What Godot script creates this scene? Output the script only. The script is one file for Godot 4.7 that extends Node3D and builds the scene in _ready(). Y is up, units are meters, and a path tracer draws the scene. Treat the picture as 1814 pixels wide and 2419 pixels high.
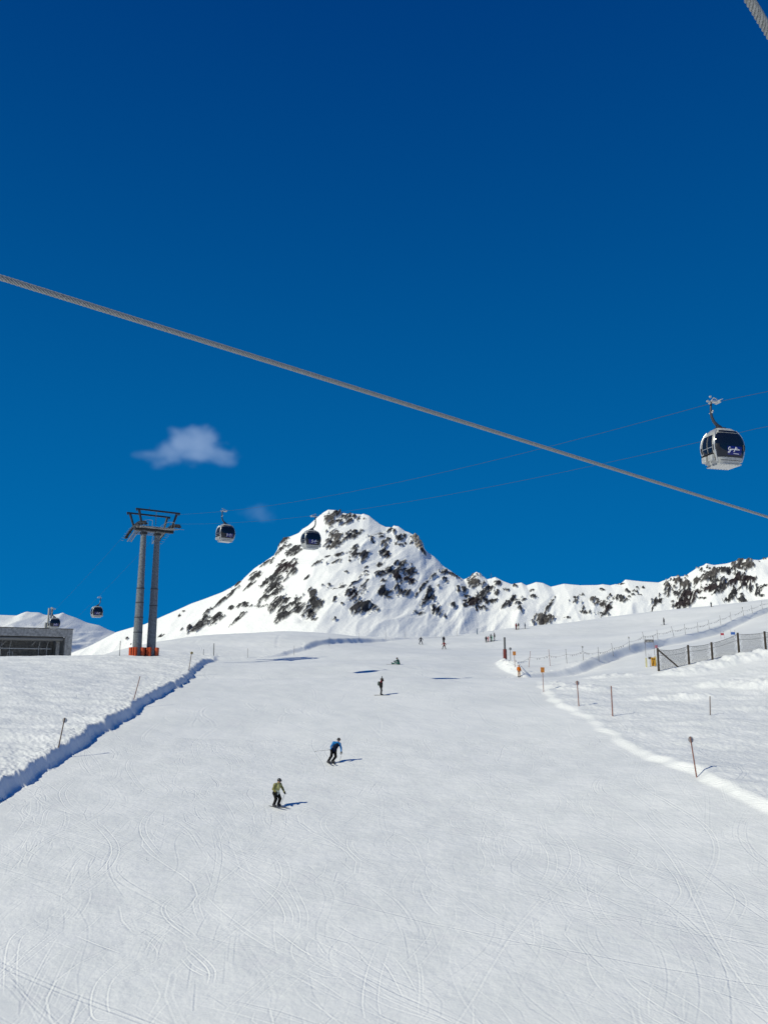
extends Node3D
# A ski run seen from a lift: snow slope, gondola line, rocky peak.
# x to the right, y up, -z ahead; «D» is the distance ahead (D = -z).

const SUN_ENERGY := 1.12
const EXPOSURE := 1.0

# surveyed points of the snow surface: x, distance ahead, height
const SURVEY := [
	[-14, 8, 1.2], [-14, 26.5, 3.55], [-14, 37, 4.9], [-14, 48, 6.29], [-14, 59, 7.55], [-14, 70, 9.04], [-14, 87, 11.21], [0, 8, 1.2], [0, 26.5, 3.55],
	[0, 37, 4.9], [0, 48, 6.29], [0, 59, 7.55], [0, 70, 9.04], [0, 87, 11.21], [14, 8, 1.2], [14, 26.5, 3.55], [14, 37, 4.9], [14, 48, 6.29],
	[14, 59, 7.55], [14, 70, 9.04], [14, 87, 11.21], [0, 101, 12.9], [0, 124, 15.1], [0, 145, 16.9], [0, 190, 19.4], [-15, 110, 13.7], [-18, 130, 15],
	[-24, 49.5, 7.4], [-24.5, 57, 8.75], [-24.5, 72, 10.6], [-26, 95, 13], [-40, 85, 12.95], [-53, 113, 15.62], [-34, 113.8, 15.65], [-70, 113, 15.7],
	[-60, 60, 9.3], [-70, 85, 12.9], [-50, 128, 15.6], [-36, 128, 16], [-60, 150, 14], [-75, 180, 13], [-24, 26, 4.6], [-50, 26, 5], [-100, 60, 9],
	[-110, 120, 14], [-36.9, 155, 19.43], [-42.9, 152, 18.93], [-48, 148, 17.59], [-28.5, 178, 21.98], [-20, 185, 22.48], [-11.2, 200, 22.24],
	[-24.6, 137, 15.57], [-29.3, 139, 15.88], [-20, 235, 17], [-60, 220, 11], [10, 250, 19.5], [-90, 260, 4], [4.4, 198, 20.73], [21.7, 216, 22.23],
	[37.2, 228, 24.92], [24.8, 190, 19.87], [74.2, 215, 25.19], [81.6, 250, 31.04], [121.5, 255, 34.84], [46, 236, 26.28], [62.4, 242, 27.98],
	[99.9, 253, 32.96], [30.6, 150, 16.94], [49.4, 175, 19.23], [60, 310, 24], [120, 320, 26], [30, 300, 19], [25.9, 114.5, 13.8], [34.6, 123, 14.97],
	[48.2, 142, 17.51], [64, 157, 20.06], [86.4, 182, 26.03], [46.4, 122, 16.4], [33.4, 99, 13.52], [41.5, 101, 15.05], [48.5, 103, 16.13],
	[28.3, 72, 10.08], [32.4, 70, 9.74], [25.5, 55.5, 7.89], [18.9, 51, 8.02], [19.6, 71, 10.03], [22.4, 98, 12.93], [30.7, 86, 11.76], [30, 26, 4.4],
	[45, 40, 6.2], [60, 60, 8.8], [70, 90, 13.6], [110, 120, 20], [120, 180, 30],
]

const BANK_A_X := [
	[10, -21], [49, -22.3], [57, -22.3], [72, -22.4], [95, -23.3], [115, -25], [128, -26.6], [142, -28.5],
]

const BANK_A_H := [
	[10, 1.1], [90, 1.1], [120, 0.8], [134, 0.5], [143, 0],
]

const BANK_B_X := [
	[130, -32], [136, -25.5], [140, -19.4], [150, -14.5], [168, -9.3], [188, -3.6], [200, 4.5], [220, 22], [250, 52],
]

const BANK_B_H := [
	[134, 0], [142, 0.7], [150, 1], [170, 1.4], [188, 1.2], [205, 0.7], [225, 0.4], [240, 0],
]

const BANK_C_X := [
	[100, 16], [107, 19.5], [112, 23.6], [113.5, 26], [125, 35], [145, 49], [160, 65], [175, 79], [185, 88], [235, 135],
]

const BANK_C_H := [
	[103, 0], [108, 0.5], [113, 1], [125, 1.5], [150, 1.6], [185, 1.3], [235, 1], [260, 0],
]

const BANK_D_X := [
	[10, 23.5], [30, 21.8], [44.5, 20.2], [49, 19.1], [57, 18.3], [73, 17.4], [80, 16.4], [90, 17], [99, 18],
]

const BANK_D_H := [
	[10, 0.9], [50, 0.85], [62, 0.55], [72, 0.3], [80, 0.6], [90, 0.55], [98, 0],
]

const RIDGE := [
	[-2500, 10], [-900, 12], [-569.2, 35.8], [-532.5, 48.4], [-503.4, 63.3], [-477.1, 77.5], [-451.8, 85], [-426.9, 91.4], [-408, 100], [-391, 107.8],
	[-370.9, 116.6], [-345.6, 128.3], [-325, 135.6], [-291.6, 148.5], [-269.8, 160], [-254.2, 172.6], [-234.1, 192.2], [-212.3, 206.9], [-200.2, 215.5],
	[-193.6, 227.4], [-188.1, 238.4], [-182.4, 245.8], [-170.2, 250.5], [-155.6, 256.8], [-148.8, 264.2], [-138.8, 270.2], [-129.6, 278.8],
	[-121.2, 286.7], [-110.5, 295.5], [-102, 300.2], [-88, 299.4], [-78.6, 296.2], [-67.7, 293.9], [-56.8, 292.7], [-44.3, 291.5], [-37.3, 292.7],
	[-27.2, 289.1], [-20.2, 282.8], [-6.2, 272.5], [3.9, 267.8], [14.7, 267.8], [18.2, 271], [26.7, 269], [38.7, 260.3], [55.7, 254.5], [63, 249.3],
	[68.7, 239.6], [74, 227.1], [79.4, 221.2], [91.6, 212.7], [99.9, 204.1], [106, 196.9], [121.2, 187.2], [131.8, 178.8], [143.9, 171.5], [154, 175.7],
	[161, 181.4], [167.2, 185.3], [174.8, 182.2], [186, 171.8], [193.7, 173.8], [201.2, 176.1], [215.8, 168.4], [230.2, 163], [247.9, 166.1],
	[256.9, 160.7], [274.7, 166.9], [286.5, 165.3], [301.1, 158.4], [324.3, 163.8], [354, 161.1], [385.3, 161.5], [394.6, 163], [408, 161],
	[426.8, 165.3], [436, 171.5], [448.5, 169.9], [466.8, 167.9], [495.4, 166.1], [508.3, 170.7], [519.4, 176.8], [544.7, 177.6], [552.1, 183.3],
	[565.7, 191.5], [584.1, 201], [599.2, 198], [619.4, 200.4], [643.6, 205.4], [657.8, 209.2], [669.2, 207.7], [681.4, 206.9], [698.1, 212.3],
	[765.9, 228.7], [840.9, 209.2], [1100, 190], [1700, 260], [2600, 120],
]

const OUTCROPS := [
	[-312, 81, 13.9, 8, 55, 0], [-280, 94, 13.2, 9.5, 30, 0], [-282, 127, 28.9, 2.7, 42, 0], [-226, 106, 12.7, 3.5, 15, 0],
	[-256, 110, 7.3, 2.9, -20, 0], [-231, 79, 11.7, 2.7, 38, 0], [-223, 89, 5.5, 2.1, 30, 0], [-168, 109, 11.3, 8, 60, 0], [-191, 107, 9.5, 2.7, 15, 0],
	[-151, 115, 7.3, 7.3, 0, 0], [-147, 92, 14, 12.1, 60, 0], [-152, 82, 7.6, 6.9, 0, 0], [-128, 102, 13.9, 8.2, -70, 0], [-107, 90, 10.3, 7.3, 60, 0],
	[-100, 104, 8.7, 6.2, -30, 0], [-106, 119, 8.9, 3.8, -65, 0], [-97, 75, 4.7, 3.5, 0, 0], [-165, 176, 13.7, 9.4, -20, 1],
	[-176, 170, 12.9, 5.8, 45, 1], [-188, 152, 15.7, 6.4, 35, 0], [-201, 147, 8.7, 5.1, 30, 0], [-179, 138, 15.3, 6.9, 30, 0],
	[-181, 126, 16.4, 5.5, 25, 0], [-224, 168, 12.8, 6, 22, 0], [-232, 179, 9.2, 3.1, 20, 0], [-216, 194, 7.7, 4.6, 25, 0], [-199, 194, 4.6, 3.8, 0, 0],
	[-263, 163, 7.8, 3.9, 40, 0], [-232, 149, 10.4, 3, 30, 0], [-122, 149, 6, 2.7, 15, 0], [-154, 184, 6.5, 2.2, 20, 0], [-152, 160, 7, 3.5, 30, 0],
	[-187, 221, 10.7, 6.9, 60, 0], [-181, 240, 7, 4.6, 50, 0], [-159, 212, 13.4, 10.4, -10, 0], [-164, 204, 7.4, 4.5, 0, 0],
	[-98, 275, 12.9, 6.1, 100, 2], [-95, 268, 6.8, 6, 0, 2], [-75, 285, 12.3, 6.9, -15, 0], [-81, 272, 6.1, 3, 30, 0], [-68, 266, 9.9, 3.8, 35, 0],
	[-54, 283, 4.6, 3.1, 90, 0], [-45, 282, 6.2, 3.1, 70, 0], [-37, 281, 4.6, 2.3, 90, 0], [-90, 291, 3.9, 3.1, 0, 0], [-84, 237, 11, 9.5, -30, 2],
	[-90, 223, 5.8, 5.8, 0, 2], [-84, 215, 13.6, 5.7, 30, 2], [-58, 237, 10.3, 5.9, 20, 0], [-48, 244, 9.7, 5.2, 10, 0], [-43, 195, 12.7, 11.3, 0, 0],
	[-50, 207, 4.3, 5, 0, 0], [-29, 195, 3.5, 2.8, 0, 0], [-55, 179, 2.8, 2.1, 0, 0], [-73, 193, 7.7, 3.5, 30, 0], [-79, 178, 8.9, 3.4, 25, 0],
	[-92, 188, 4.8, 2.1, 40, 0], [-106, 174, 9.6, 2, 38, 0], [-27, 174, 5.5, 1.4, 30, 0], [-8, 246, 9.1, 3.8, 35, 0], [-24, 233, 3.7, 3, 0, 0],
	[-18, 224, 4.4, 2.9, 0, 0], [-4, 239, 6, 3, 30, 0], [11, 259, 7.7, 3.1, 45, 0], [18, 254, 2.3, 3.1, 0, 0], [0, 226, 6, 4.5, 60, 2],
	[7, 238, 3, 3.8, 0, 0], [27, 241, 6.1, 6.8, 0, 0], [21, 229, 3.7, 3.7, 0, 0], [30, 225, 4.5, 2.2, 0, 0], [37, 247, 3.1, 4.6, 0, 0],
	[38, 232, 2.3, 3, 0, 0], [48, 233, 4.6, 3, 0, 0], [60, 238, 13.1, 6.9, -70, 3], [71, 215, 5.4, 2.3, -40, 0], [51, 249, 4.6, 3.1, 0, 0],
	[-1, 211, 6.6, 3.7, 50, 0], [5, 201, 6.6, 4.4, 60, 1], [-6, 181, 8.5, 3.5, 40, 0], [29, 182, 10, 4.3, 25, 0], [-3, 152, 11, 5.5, 40, 0],
	[13, 163, 12.6, 6.3, 10, 0], [39, 167, 12, 9.2, 0, 0], [43, 154, 8.4, 5.6, 0, 1], [24, 150, 6.2, 5.5, 0, 1], [-2, 143, 5.4, 4.1, 0, 0],
	[29, 134, 10.1, 6.1, 0, 0], [2, 126, 10.6, 4.7, 10, 0], [66, 147, 19.7, 2.8, 50, 0], [75, 132, 18.3, 4.2, 50, 0], [76, 126, 7, 4.2, 0, 0],
	[61, 112, 6, 2, 20, 0], [56, 97, 9.8, 3.3, 25, 0], [80, 102, 7.5, 8.2, 0, 0], [105, 178, 6.9, 4.6, -15, 0], [119, 176, 13.8, 3.1, -32, 0],
	[106, 162, 6, 4.5, 0, 0], [86, 170, 3, 2.2, 0, 0], [96, 88, 2.7, 2, 0, 0], [-70, 133, 14.3, 2.9, 5, 0], [-30, 133, 9.8, 5.2, 65, 0],
	[-43, 117, 14, 5.7, 40, 1], [-53, 115, 5.7, 5.7, 0, 0], [-27, 101, 15, 7.5, 15, 0], [-39, 95, 7.4, 4.3, 40, 0], [-9, 98, 3.8, 2.5, 0, 0],
	[-72, 104, 5.6, 1.9, 90, 0], [-61, 96, 2.5, 1.2, 0, 0], [-69, 76, 1.8, 1.2, 0, 0], [-26, 150, 3.4, 2, 0, 0], [-37, 148, 5.3, 1.3, 45, 0],
	[-29, 160, 3.4, 2, 0, 0], [-60, 159, 2.7, 1, 0, 0], [-47, 131, 14.3, 1.3, 42, 0], [-6, 179, 7.1, 3.5, 30, 0], [161, 164, 13, 9.2, 40, 2],
	[188, 153, 6.9, 3.1, 50, 0], [172, 142, 10.5, 3.7, 35, 0], [164, 132, 10.4, 3.7, 35, 0], [150, 119, 16.2, 8.1, 35, 1], [186, 127, 6.7, 3, 20, 0],
	[170, 123, 8.8, 4.4, 0, 0], [152, 106, 5.1, 3.6, 0, 0], [133, 106, 4.3, 2.9, 0, 0], [138, 121, 8.8, 2.9, 30, 0], [162, 110, 7.2, 2.9, 0, 0],
	[127, 138, 8.2, 3, 90, 0], [138, 143, 6.8, 3.8, 60, 0], [140, 132, 6.7, 3, 30, 0], [115, 106, 4.3, 2.1, 0, 0], [204, 162, 6.2, 3.8, 0, 0],
	[197, 142, 4.5, 4.5, 0, 0], [216, 150, 6.1, 2.3, 0, 0], [234, 158, 4.6, 2.3, 0, 0], [197, 167, 3.1, 2.3, 0, 0], [225, 131, 10.5, 3, 50, 0],
	[215, 118, 5.9, 4.4, 0, 0], [205, 115, 7.3, 2.2, 40, 0], [229, 116, 5.9, 3, 0, 0], [231, 129, 6.8, 2.3, 20, 0], [242, 125, 4.5, 1.5, 30, 0],
	[261, 147, 6.1, 2.3, 30, 0], [260, 133, 4.5, 3, 0, 0], [229, 100, 5.1, 4.4, 45, 0], [267, 94, 18.8, 8, 33, 2], [275, 100, 5.8, 6.5, 0, 2],
	[291, 125, 12.7, 3, 48, 0], [278, 112, 5.9, 2.2, 48, 0], [334, 129, 6, 3.8, 45, 0], [326, 121, 4.5, 2.6, 0, 0], [305, 92, 4.4, 1.5, 0, 0],
	[348, 137, 3.8, 1.5, 0, 0], [374, 121, 11.2, 8.2, 20, 2], [340, 112, 10.4, 2.2, 62, 0], [339, 103, 7.3, 3.7, 0, 0], [380, 113, 19.3, 3, 45, 1],
	[368, 103, 8.8, 4.4, 20, 0], [387, 117, 5.2, 3.7, 0, 0], [410, 128, 7.5, 5.3, -30, 0], [430, 142, 3, 2.3, 0, 0], [428, 164, 6.2, 3.1, 20, 0],
	[450, 152, 3.8, 3.1, 0, 0], [442, 143, 4.5, 3, 0, 0], [446, 138, 4.5, 3, 0, 0], [460, 153, 3.1, 3.1, 0, 0], [434, 134, 3, 1.5, 0, 0],
	[426, 131, 2.3, 2.3, 0, 0], [399, 131, 3, 2.3, 0, 0], [397, 135, 2.3, 1.5, 0, 0], [373, 131, 3, 1.5, 0, 0], [389, 149, 3.1, 1.5, 0, 0],
	[506, 158, 6.9, 5.4, 50, 2], [517, 170, 5.4, 3.1, 0, 0], [467, 123, 14.9, 3, 42, 0], [476, 125, 9, 3, 42, 0], [497, 142, 12.2, 3, 38, 0],
	[507, 141, 9.1, 3.8, 0, 0], [531, 159, 13.8, 9.9, 35, 2], [530, 148, 6.1, 4.5, 0, 0], [553, 164, 8.4, 5.4, 45, 2], [521, 133, 26.8, 6.7, 42, 1],
	[544, 144, 6.8, 6, 0, 1], [502, 121, 11.9, 4.5, 25, 1], [511, 140, 9.1, 3.8, -10, 0], [572, 188, 4.6, 4.6, 0, 0], [583, 192, 5.4, 4.6, 0, 0],
	[590, 184, 10, 6.1, 40, 2], [577, 171, 12.2, 7.6, 0, 2], [579, 163, 9, 7.5, 0, 0], [594, 164, 6.8, 6, 0, 0], [565, 143, 11.1, 6.7, 0, 1],
	[569, 153, 6, 3.7, 0, 0], [616, 178, 13, 7.6, -10, 0], [605, 181, 6.9, 7.7, 0, 0], [646, 194, 16.2, 8.5, 33, 2], [634, 188, 6.1, 4.6, 0, 2],
	[611, 161, 18, 4.5, 40, 1], [631, 163, 12, 6.7, 30, 1], [622, 158, 7.5, 6, 0, 1], [582, 143, 22.1, 2.9, 35, 0], [566, 131, 10.3, 2.2, 32, 0],
	[594, 137, 16.1, 2.9, 38, 0], [580, 125, 12.3, 2.9, 30, 0], [601, 128, 10.1, 3.6, 50, 0], [608, 147, 10.4, 2.2, 40, 0], [624, 146, 3.7, 3.7, 0, 0],
	[638, 144, 7.3, 4.4, 45, 0], [630, 134, 4.4, 3.6, 0, 0], [650, 146, 4.4, 2.9, 0, 0], [539, 131, 4.5, 2.2, 0, 0], [545, 127, 3.7, 2.2, 0, 0],
	[678, 204, 3.1, 1.6, 0, 0], [689, 208, 3.1, 1.6, 0, 0], [-378, 67, 5.2, 2.2, 25, 0], [-360, 103, 3.1, 1.5, 35, 0], [-341, 72, 2.2, 1.5, 0, 0],
	[-326, 74, 3.6, 2.2, 0, 0], [-355, 111, 1.9, 1.5, 0, 0], [-449, 65, 1.9, 1.1, 0, 0], [-434, 55, 1.9, 1.1, 0, 0],
]

const FAR_RIDGE := [
	[-1227, 162.3], [-1098, 151], [-1005, 150.8], [-972, 151.1], [-963, 157.2], [-953, 162.5], [-945, 161.1], [-927, 161.3], [-918, 156.1],
	[-907, 154.4], [-888, 159.3], [-880, 163.9], [-871, 158.6], [-850, 150.4], [-827, 138.6], [-799, 132], [-779, 120.5], [-757, 111.8], [-707, 94],
	[-635, 73.7], [-560, 52.4],
]

const TRACKS := [
	[0.35, 1.3, -17.6, 57.2, -18.5, 57, -19.5, 55.5, -20, 53.5, -19.7, 51.2, -19.1, 49.8, -18.2, 48.2, -16.8, 46.5],
	[0.3, 1, -17.8, 63.2, -18, 59.8, -17.6, 57.2, -16.4, 54.5, -15.1, 52, -13.7, 50],
	[0.25, 1, -12.6, 65, -13, 63.8, -12.6, 61.8, -11.4, 59.2, -10.4, 57.2],
	[0.4, 1, -11, 56.2, -11.2, 52, -11.1, 50, -11.9, 47.5, -12.9, 45.5],
	[0.4, 1, -14.5, 71, -14.8, 66.5, -14.6, 63.5, -13.8, 60.5, -13, 58.5],
	[0.3, 1, -19.7, 71.8, -19.4, 67, -18.9, 65, -18.3, 63.8],
	[0.3, 1, -14.9, 55.2, -14.2, 53.2, -13.1, 51.2, -13.3, 49.5],
	[0.35, 1.4, -15.7, 45.2, -14.3, 43.2, -13.1, 41, -12.7, 39, -12.9, 37.5, -13.7, 36.2, -15.5, 36],
	[0.3, 1.2, -13.1, 47.8, -12.9, 45, -12.2, 42.8, -11.1, 40.8, -10.4, 39.8],
	[0.2, 1, -18.8, 48.8, -18.9, 47.2, -18.1, 44.8],
	[0.2, 1, -20.6, 48.8, -20.2, 47.2, -19.2, 46],
	[0.5, 0.7, -7.7, 45.8, -8.2, 43.5, -8, 41.5, -7.2, 39.5],
	[0.25, 0.9, -7, 37, -7.7, 35.8, -7.7, 34.8, -7.1, 33.2],
	[0.15, 1, -8.8, 35.5, -8.9, 34.5, -8.2, 33.2, -7, 31.8],
	[0.25, 1.2, -8.2, 33, -8.5, 32, -8.5, 31],
	[0.2, 1.4, -7.1, 31.2, -6.3, 30.2, -5.9, 29.5, -5.8, 28.8],
	[0.2, 1, -7.1, 30.5, -6.6, 29.8, -5.9, 29.2],
	[0.3, 1.1, -5.2, 36.5, -4.4, 35.2, -3.9, 33.8, -3.8, 32.8],
	[0.3, 0.9, -4.5, 37.5, -3.7, 35.2, -3.3, 33.8, -3.2, 32.5],
	[0.25, 0.9, -1.8, 43.2, -1.8, 41.5, -1.2, 39.8, -0.3, 38.5],
	[0, 1.2, -4.1, 32.5, -3.1, 31.2, -2.5, 30.5],
	[0, 1.1, -11.4, 32.2, -10.3, 31.5, -9.4, 31],
	[0.3, 1, -12.3, 32.8, -12.6, 31, -12.9, 29.5],
	[0.5, 1, -3.4, 30.2, -4.3, 28.5, -4.9, 27.2],
	[0.5, 0.9, -0.3, 31.2, -0.6, 29.5, -0.7, 27.8, -0.6, 26.8],
	[0.4, 1.1, 7.6, 43, 7.7, 40.5, 7.2, 38.2, 6.4, 36.5],
	[0.4, 1.2, 8.8, 43.8, 8.9, 41.5, 8.6, 39.5, 7.8, 37.5, 6.8, 35.8],
	[0.4, 1.4, 12.7, 39.8, 12.7, 38, 12.6, 37, 12.1, 35.5, 10, 32.8],
	[0.5, 1, 11.9, 40, 10.7, 39, 10.3, 37.5, 10.5, 36.2, 11.6, 35.2],
	[0.4, 1.2, 14.6, 37, 14.4, 35.5, 13.7, 34.2, 12.7, 33, 10.7, 31],
	[0.4, 0.8, 4.5, 42.8, 4.7, 40.5, 4.5, 38.8, 3.5, 37],
	[0.5, 0.7, 2.6, 40.5, 1.9, 38.8, 2, 37.2, 2.6, 36],
	[0.4, 0.7, 7.3, 42.8, 6.9, 40.2, 5.7, 38.5],
	[0.35, 1.4, 10.3, 44.8, 11.3, 42.5, 12.1, 40.5],
	[0.4, 0.7, 9, 38, 8.4, 36, 8.2, 33.8, 8.5, 32.5],
	[0.3, 0.7, 10.6, 39.5, 9.3, 38.5, 8.8, 37.2],
	[0.4, 0.8, 2.8, 35.8, 3.7, 33.8, 4.8, 32.5, 5.5, 31.8],
	[0.3, 0.6, 5.7, 33.8, 5.5, 32, 5.2, 31],
	[0.5, 0.9, 1.8, 32.8, 1.5, 31.8, 0.7, 30.2, -0.1, 29.5],
	[0.5, 1, -0.1, 30.2, 0.2, 29.5, 0.6, 28],
	[0.3, 1, 2.2, 28.5, 1.4, 27.8, 0.6, 27.2],
	[0.3, 0.6, 11.7, 30.8, 11.5, 29.5, 10.8, 28.2],
	[0.3, 0.9, 7.2, 33.8, 7.9, 33.2, 8.7, 32.8],
	[0.4, 0.9, 11.7, 49.2, 11.1, 47.5, 11.2, 45.5, 11.7, 44.5],
	[0.4, 0.8, 10.2, 50, 10, 48, 9, 45.8],
	[0.2, 1, 15.7, 48, 15.9, 46.5, 16.3, 45.8],
	[0.3, 0.7, 18.1, 61.2, 17.5, 58, 16.1, 54.2],
	[0.3, 0.6, 15.5, 71.2, 14.9, 67.5, 14.8, 64.5],
	[0.2, 0.6, 17.5, 48.2, 17.1, 46.2, 17, 45.5],
	[0.2, 1, 15.3, 45, 15.5, 44.2, 15.5, 43.2],
	[0.5, 1.2, 30, 108, 23.9, 88, 20.1, 78.5],
	[0.5, 1.2, 30.1, 105.2, 24.5, 88, 20.8, 79],
	[0.5, 1, -9, 81, -9.5, 79, -8.9, 77, -8.1, 76.8],
	[0.4, 0.9, -13.3, 83.5, -13.7, 81.8, -12.2, 78.2],
	[0.4, 0.8, -17.2, 78, -17, 76, -15.3, 72.8, -14.6, 70.5],
	[0.4, 0.7, -15.7, 107, -15.9, 104.8, -14.5, 99, -12.7, 97.2],
	[0.3, 0.7, -6.9, 84.8, -7.5, 89.8, -8.6, 94],
	[0.4, 0.8, -9.3, 77.8, -9.5, 75.2, -9.2, 71.8],
	[0.3, 1.2, -35.7, 156.5, -35.6, 151.8],
	[0.4, 1.5, -35, 151.8, -33.2, 147.5, -32.6, 143.2, -33, 138.5],
	[0.2, 1.4, -32.3, 152.2, -31.9, 147.5, -29.7, 141.2, -28.3, 142, -28.1, 147, -27.7, 150.5],
	[0.3, 1.5, -24.9, 144.5, -25.9, 142, -24.9, 140.8],
	[0.3, 1.5, -22.7, 147.5, -23.2, 144.5, -22.3, 142.5, -20.6, 143],
	[0.2, 1.5, -21.5, 149.5, -20, 145],
	[0.3, 1.4, -19, 145.5, -20.6, 158.2, -21.1, 167],
	[0.1, 1, -36.6, 147.5, -30, 149.5, -22.6, 152.8, -15.8, 162],
	[0.1, 1, -28.2, 140.5, -21.5, 140, -15.8, 147.5, -11, 162.2],
	[0.2, 1.4, -15.5, 155.5, -15, 149, -14.1, 151.8],
]

# ---------------------------------------------------------------- mesh helper
class Builder:
	var v := PackedVector3Array()
	var n := PackedVector3Array()
	var c := PackedColorArray()
	var idx := PackedInt32Array()
	var tint := Color(1, 1, 1)
	var tinted := false

	func put(p: Vector3, nn: Vector3) -> int:
		v.append(p)
		n.append(nn)
		c.append(tint)
		return v.size() - 1

	func face(a: int, b: int, d: int) -> void:
		var g := (v[b] - v[a]).cross(v[d] - v[a])
		if g.dot(n[a] + n[b] + n[d]) > 0.0:
			idx.append_array([a, d, b])
		else:
			idx.append_array([a, b, d])

	func tri(a: Vector3, b: Vector3, d: Vector3, outward: Vector3) -> void:
		var g := (b - a).cross(d - a).normalized()
		if g.dot(outward) < 0.0:
			g = -g
		face(put(a, g), put(b, g), put(d, g))

	func quad(a: Vector3, b: Vector3, d: Vector3, e: Vector3, outward: Vector3) -> void:
		var g := (b - a).cross(d - a)
		if g.length() < 1e-9:
			g = (d - a).cross(e - a)
		g = g.normalized()
		if g.dot(outward) < 0.0:
			g = -g
		var i := put(a, g)
		var j := put(b, g)
		var k := put(d, g)
		var l := put(e, g)
		face(i, j, k)
		face(i, k, l)

	func box(at: Vector3, size: Vector3, turn := Basis()) -> void:
		# a box with slightly chamfered edges
		var h := size * 0.5
		var m: float = minf(0.02, minf(h.x, minf(h.y, h.z)) * 0.25)
		for axis in 3:
			for s in [-1.0, 1.0]:
				var o := Vector3.ZERO
				o[axis] = s
				var p := Vector3.ZERO
				var q := Vector3.ZERO
				p[(axis + 1) % 3] = h[(axis + 1) % 3] - m
				q[(axis + 2) % 3] = h[(axis + 2) % 3] - m
				var f := o * h[axis]
				quad(at + turn * (f - p - q), at + turn * (f + p - q), at + turn * (f + p + q), at + turn * (f - p + q), turn * o)
				# chamfer towards the next axis
				for s2 in [-1.0, 1.0]:
					var ax2 := (axis + 1) % 3
					var ax3 := (axis + 2) % 3
					var a1 := Vector3.ZERO
					a1[axis] = s * h[axis]
					a1[ax2] = s2 * (h[ax2] - m)
					var a2 := Vector3.ZERO
					a2[axis] = s * (h[axis] - m)
					a2[ax2] = s2 * h[ax2]
					var e := Vector3.ZERO
					e[ax3] = h[ax3] - m
					var dirn := Vector3.ZERO
					dirn[axis] = s
					dirn[ax2] = s2
					quad(at + turn * (a1 - e), at + turn * (a1 + e), at + turn * (a2 + e), at + turn * (a2 - e), turn * dirn)

	func tube(pts: Array, radii: Variant, sides := 8, caps := true) -> void:
		var count := pts.size()
		var t0: Vector3 = (pts[1] - pts[0]).normalized()
		var u := t0.cross(Vector3.UP)
		if u.length() < 0.05:
			u = t0.cross(Vector3.RIGHT)
		u = u.normalized()
		var first := -1
		for i in count:
			var t: Vector3 = (pts[mini(i + 1, count - 1)] - pts[maxi(i - 1, 0)]).normalized()
			u = (u - t * u.dot(t)).normalized()
			var w := t.cross(u)
			var r: float = radii if radii is float else radii[i]
			var start := v.size()
			for k in sides:
				var a := TAU * k / sides
				var d := u * cos(a) + w * sin(a)
				put(pts[i] + d * r, d)
			if first >= 0:
				for k in sides:
					var k2 := (k + 1) % sides
					face(first + k, first + k2, start + k2)
					face(first + k, start + k2, start + k)
			first = start
			if caps and (i == 0 or i == count - 1):
				var o := -t if i == 0 else t
				var m := put(pts[i], o)
				var ring := v.size()
				for k in sides:
					put(v[start + k], o)
				for k in sides:
					face(m, ring + k, ring + (k + 1) % sides)

	func disc(at: Vector3, axis: Vector3, r: float, thick: float, sides := 18) -> void:
		tube([at - axis * thick * 0.5, at + axis * thick * 0.5], r, sides)

	func ball(at: Vector3, r: Vector3, rings := 8, sides := 12, from := -1.0, to := 1.0) -> void:
		# an ellipsoid, or the slice of it between two heights (-1 .. 1)
		var first := -1
		for i in rings + 1:
			var y := sin(lerpf(asin(from), asin(to), float(i) / rings))
			var q := sqrt(maxf(0.0, 1.0 - y * y))
			var start := v.size()
			for k in sides:
				var a := TAU * k / sides
				var d := Vector3(cos(a) * q, y, sin(a) * q)
				put(at + d * r, (d / r).normalized())
			if first >= 0:
				for k in sides:
					var k2 := (k + 1) % sides
					face(first + k, first + k2, start + k2)
					face(first + k, start + k2, start + k)
			first = start

	func mesh() -> ArrayMesh:
		var a := []
		a.resize(Mesh.ARRAY_MAX)
		a[Mesh.ARRAY_VERTEX] = v
		a[Mesh.ARRAY_NORMAL] = n
		if tinted:
			a[Mesh.ARRAY_COLOR] = c
		a[Mesh.ARRAY_INDEX] = idx
		var m := ArrayMesh.new()
		m.add_surface_from_arrays(Mesh.PRIMITIVE_TRIANGLES, a)
		return m


# ---------------------------------------------------------------- scene helpers
var taken := {}

func numbered(called: String) -> String:
	if not taken.has(called):
		taken[called] = 0
		return called
	taken[called] += 1
	return "%s_%03d" % [called, taken[called]]

func tag(o: Node3D, label: String, category: String, group := "", kind := "") -> Node3D:
	if label:
		o.set_meta("label", label)
	if category:
		o.set_meta("category", category)
	if group:
		o.set_meta("group", group)
	if kind:
		o.set_meta("kind", kind)
	return o

func thing(called: String, at: Vector3, label: String, category: String, group := "", turn := 0.0) -> Node3D:
	var o := Node3D.new()
	o.name = numbered(called)
	add_child(o)
	o.position = at
	o.rotation.y = turn
	tag(o, label, category, group)
	return o

func part(called: String, b: Builder, m: Material, parent: Node3D) -> MeshInstance3D:
	var o := MeshInstance3D.new()
	o.name = called
	o.mesh = b.mesh()
	o.material_override = m
	parent.add_child(o, true)
	return o

func single(called: String, b: Builder, m: Material, at: Vector3, label: String, category: String, group := "", turn := 0.0) -> MeshInstance3D:
	var o := MeshInstance3D.new()
	o.name = numbered(called)
	o.mesh = b.mesh()
	o.material_override = m
	add_child(o)
	o.position = at
	o.rotation.y = turn
	tag(o, label, category, group)
	return o

func mat(albedo: Color, rough := 0.6, metal := 0.0) -> StandardMaterial3D:
	# albedo in linear, real-world values
	var m := StandardMaterial3D.new()
	m.albedo_color = albedo.linear_to_srgb()
	m.roughness = rough
	m.metallic = metal
	return m

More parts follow.
